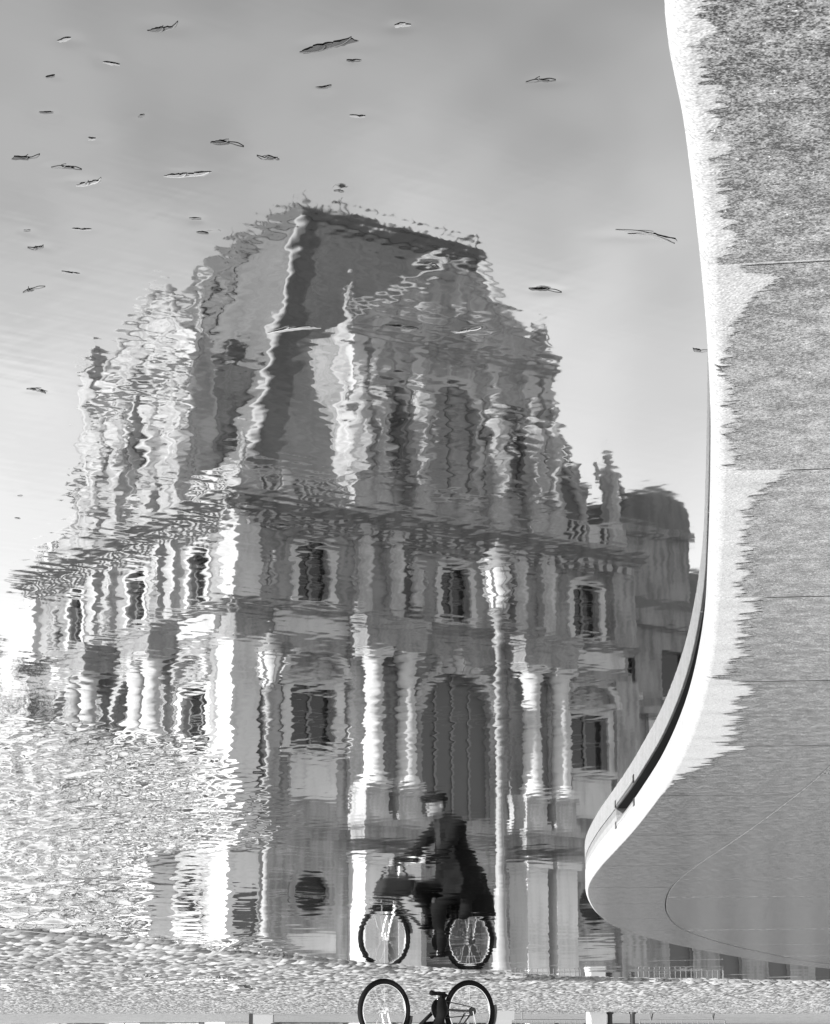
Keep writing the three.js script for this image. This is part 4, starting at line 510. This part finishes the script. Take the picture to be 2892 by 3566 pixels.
{
  const p = thing('person'); p.position.copy(bike.position); p.rotation.copy(bike.rotation);
  tag(p, 'person in a long dark coat and cap riding the bicycle', 'person');
  const HEAD = [0.63, 1.655, 0];
  const headSdf = (x, y, z) => { const ell = (cx, cy, cz, a, b, c) => { const k = Math.hypot((x - cx) / a, (y - cy) / b, (z - cz) / c); return (k - 1) * Math.min(a, b, c); }; let d = ell(HEAD[0] + 0.015, HEAD[1] + 0.02, 0, 0.098, 0.105, 0.078); d = smin(d, ell(HEAD[0] - 0.02, HEAD[1] - 0.055, 0, 0.07, 0.07, 0.058), 0.04); d = smin(d, caps(x, y, z, [HEAD[0] - 0.085, HEAD[1] + 0.01, 0], [HEAD[0] - 0.112, HEAD[1] - 0.03, 0], 0.009, 0.014), 0.02); d = smin(d, caps(x, y, z, [HEAD[0] - 0.07, HEAD[1] - 0.1, 0], [HEAD[0] - 0.06, HEAD[1] - 0.1, 0], 0.024, 0.03), 0.03); d = smin(d, caps(x, y, z, [HEAD[0] - 0.085, HEAD[1] - 0.062, -0.02], [HEAD[0] - 0.085, HEAD[1] - 0.062, 0.02], 0.008, 0.008), 0.012); for (const k of [-1, 1]) { d = smin(d, ell(HEAD[0] + 0.02, HEAD[1] - 0.005, 0.08 * k, 0.022, 0.034, 0.012), 0.01); d = Math.max(d, -ell(HEAD[0] - 0.094, HEAD[1] + 0.016, 0.032 * k, 0.014, 0.01, 0.016)); } d = smin(d, caps(x, y, z, [HEAD[0] + 0.02, HEAD[1] - 0.05, 0], [0.72, 1.5, 0], 0.056, 0.065), 0.04); return d; };
  const legs = [[[0.9, 0.84, -0.09], [0.55, 0.6, -0.12], [0.62, 0.2, -0.12]], [[0.9, 0.84, 0.09], [0.5, 0.83, 0.12], [0.7, 0.5, 0.12]]];
  const arms = [-1, 1].map((k) => [[0.775, 1.45, 0.18 * k], [0.55, 1.17, 0.27 * k], [0.335, 1.07, 0.285 * k]]);
  const folds = (x, y, z) => 0.016 * Math.sin(z * 34 + x * 9) * smooth(1.3, 0.75, y) + 0.009 * Math.sin(y * 28 + z * 20);
  const body = (x, y, z) => {
    const zz = z * 0.8; let d = caps(x, y, zz, [0.78, 1.41, 0], [0.88, 1.1, 0], 0.14, 0.17); d = smin(d, caps(x, y, zz, [0.88, 1.1, 0], [0.95, 0.86, 0], 0.17, 0.2), 0.08);
    d = smin(d, caps(x, y, z, [0.775, 1.45, -0.15], [0.775, 1.45, 0.15], 0.085, 0.085), 0.09); d = smin(d, caps(x, y, z, [0.72, 1.5, 0], [0.78, 1.46, 0], 0.085, 0.1), 0.05);
    // coat skirts hanging over saddle and rear wheel
    d = smin(d, Math.max(caps(x, y, z * 0.75, [0.97, 0.9, 0], [1.13, 0.6, 0], 0.19, 0.17), 0.56 - y), 0.1); for (const k of [-1, 1]) d = smin(d, caps(x, y, z, [0.9, 0.88, 0.13 * k], [0.84, 0.56, 0.19 * k], 0.12, 0.07), 0.08);
    for (const [h, kn, an] of legs) { d = smin(d, caps(x, y, z, h, kn, 0.105, 0.075), 0.05); d = smin(d, caps(x, y, z, kn, an, 0.075, 0.05), 0.03); d = smin(d, caps(x, y, z, [an[0] + 0.05, an[1] - 0.045, an[2]], [an[0] - 0.14, an[1] - 0.06, an[2]], 0.04, 0.032), 0.03); }
    for (const [a, b, c] of arms) { d = smin(d, caps(x, y, z, a, b, 0.075, 0.062), 0.05); d = smin(d, caps(x, y, z, b, c, 0.06, 0.045), 0.03); }
    return Math.min(d + folds(x, y, z), 9); };
  const bodyCol = (x, y, z) => { for (const [h, k, an] of legs) if (y < an[1] - 0.01 && Math.abs(z - an[2]) < 0.1 && x < an[0] + 0.12) return 0.006; if (y < 0.57 || (x < 0.66 && y < 0.95)) return 0.008; if (Math.abs(z) < 0.05 && x < 0.82 && y > 1.1) return 0.03; return 0.006 + 0.004 * vnoise(x * 40, y * 40 + z * 40, 12); };
  const parts = [surfaceNets(body, [0.25, 0.02, -0.45], [1.4, 1.62, 0.45], 0.013, bodyCol), surfaceNets((x, y, z) => Math.max(headSdf(x, y, z), 1.47 - y), [0.46, 1.44, -0.13], [0.82, 1.82, 0.13], 0.006, (x, y, z) => (x > HEAD[0] + 0.03 && y > HEAD[1] - 0.06) || y > HEAD[1] + 0.06 ? 0.05 : Math.hypot(x - HEAD[0] + 0.09, y - HEAD[1] - 0.016, Math.abs(z) - 0.032) < 0.013 ? 0.04 : 0.24)];
  for (const k of [-1, 1]) { // hands closed round the grips
    const w = [0.335, 1.075, 0.285 * k], palm = [0.285, 1.06, 0.275 * k]; const fingers = []; for (let f = 0; f < 4; f++) { const t = f / 3, gx = 0.25 + 0.055 * t, gz = 0.268 * k + 0.018 * t * k, L = [0.9, 1, 0.95, 0.75][f]; fingers.push([[gx, 1.062, gz - 0.012 * k], [gx - 0.006, 1.058 + 0.012 * L, gz - 0.03 * k * 0.3], [gx - 0.008, 1.045, gz - 0.034 * k * L], [gx, 1.012, gz - 0.026 * k * L]]); }
    const thumb = [[0.27, 1.055, 0.29 * k], [0.245, 1.04, 0.3 * k], [0.232, 1.02, 0.285 * k]];
    const sdf = (x, y, z) => { let d = caps(x, y, z, w, palm, 0.032, 0.03); d = smin(d, caps(x, y, z, [0.265, 1.058, 0.27 * k], [0.3, 1.055, 0.285 * k], 0.024, 0.024), 0.02); for (const c of fingers) for (let i = 0; i < 3; i++) d = smin(d, caps(x, y, z, c[i], c[i + 1], 0.0095, 0.0085), 0.004); for (let i = 0; i < 2; i++) d = smin(d, caps(x, y, z, thumb[i], thumb[i + 1], 0.0115, 0.0095), 0.006); return d; };
    parts.push(surfaceNets(sdf, [0.2, 0.98, 0.275 * k - 0.09], [0.38, 1.12, 0.275 * k + 0.09], 0.004, () => 0.4)); }
  const mm = mergeGeometries(parts.map((g) => g.toNonIndexed())); mesh('body', mm, M.cloth, p);
  const cap = surfaceNets((x, y, z) => { const ell = (cx, cy, cz, a, b, c) => (Math.hypot((x - cx) / a, (y - cy) / b, (z - cz) / c) - 1) * Math.min(a, b, c); let d = Math.max(ell(HEAD[0] + 0.012, HEAD[1] + 0.06, 0, 0.122, 0.085, 0.1), HEAD[1] + 0.045 - y); return smin(d, ell(HEAD[0] - 0.115, HEAD[1] + 0.052, 0, 0.07, 0.012, 0.075), 0.02); }, [0.38, 1.63, -0.14], [0.82, 1.84, 0.14], 0.007, () => 0.03); cap.deleteAttribute('color'); mesh('flat_cap', cap, M.cap, p);
}

renderer.render(scene, camera);
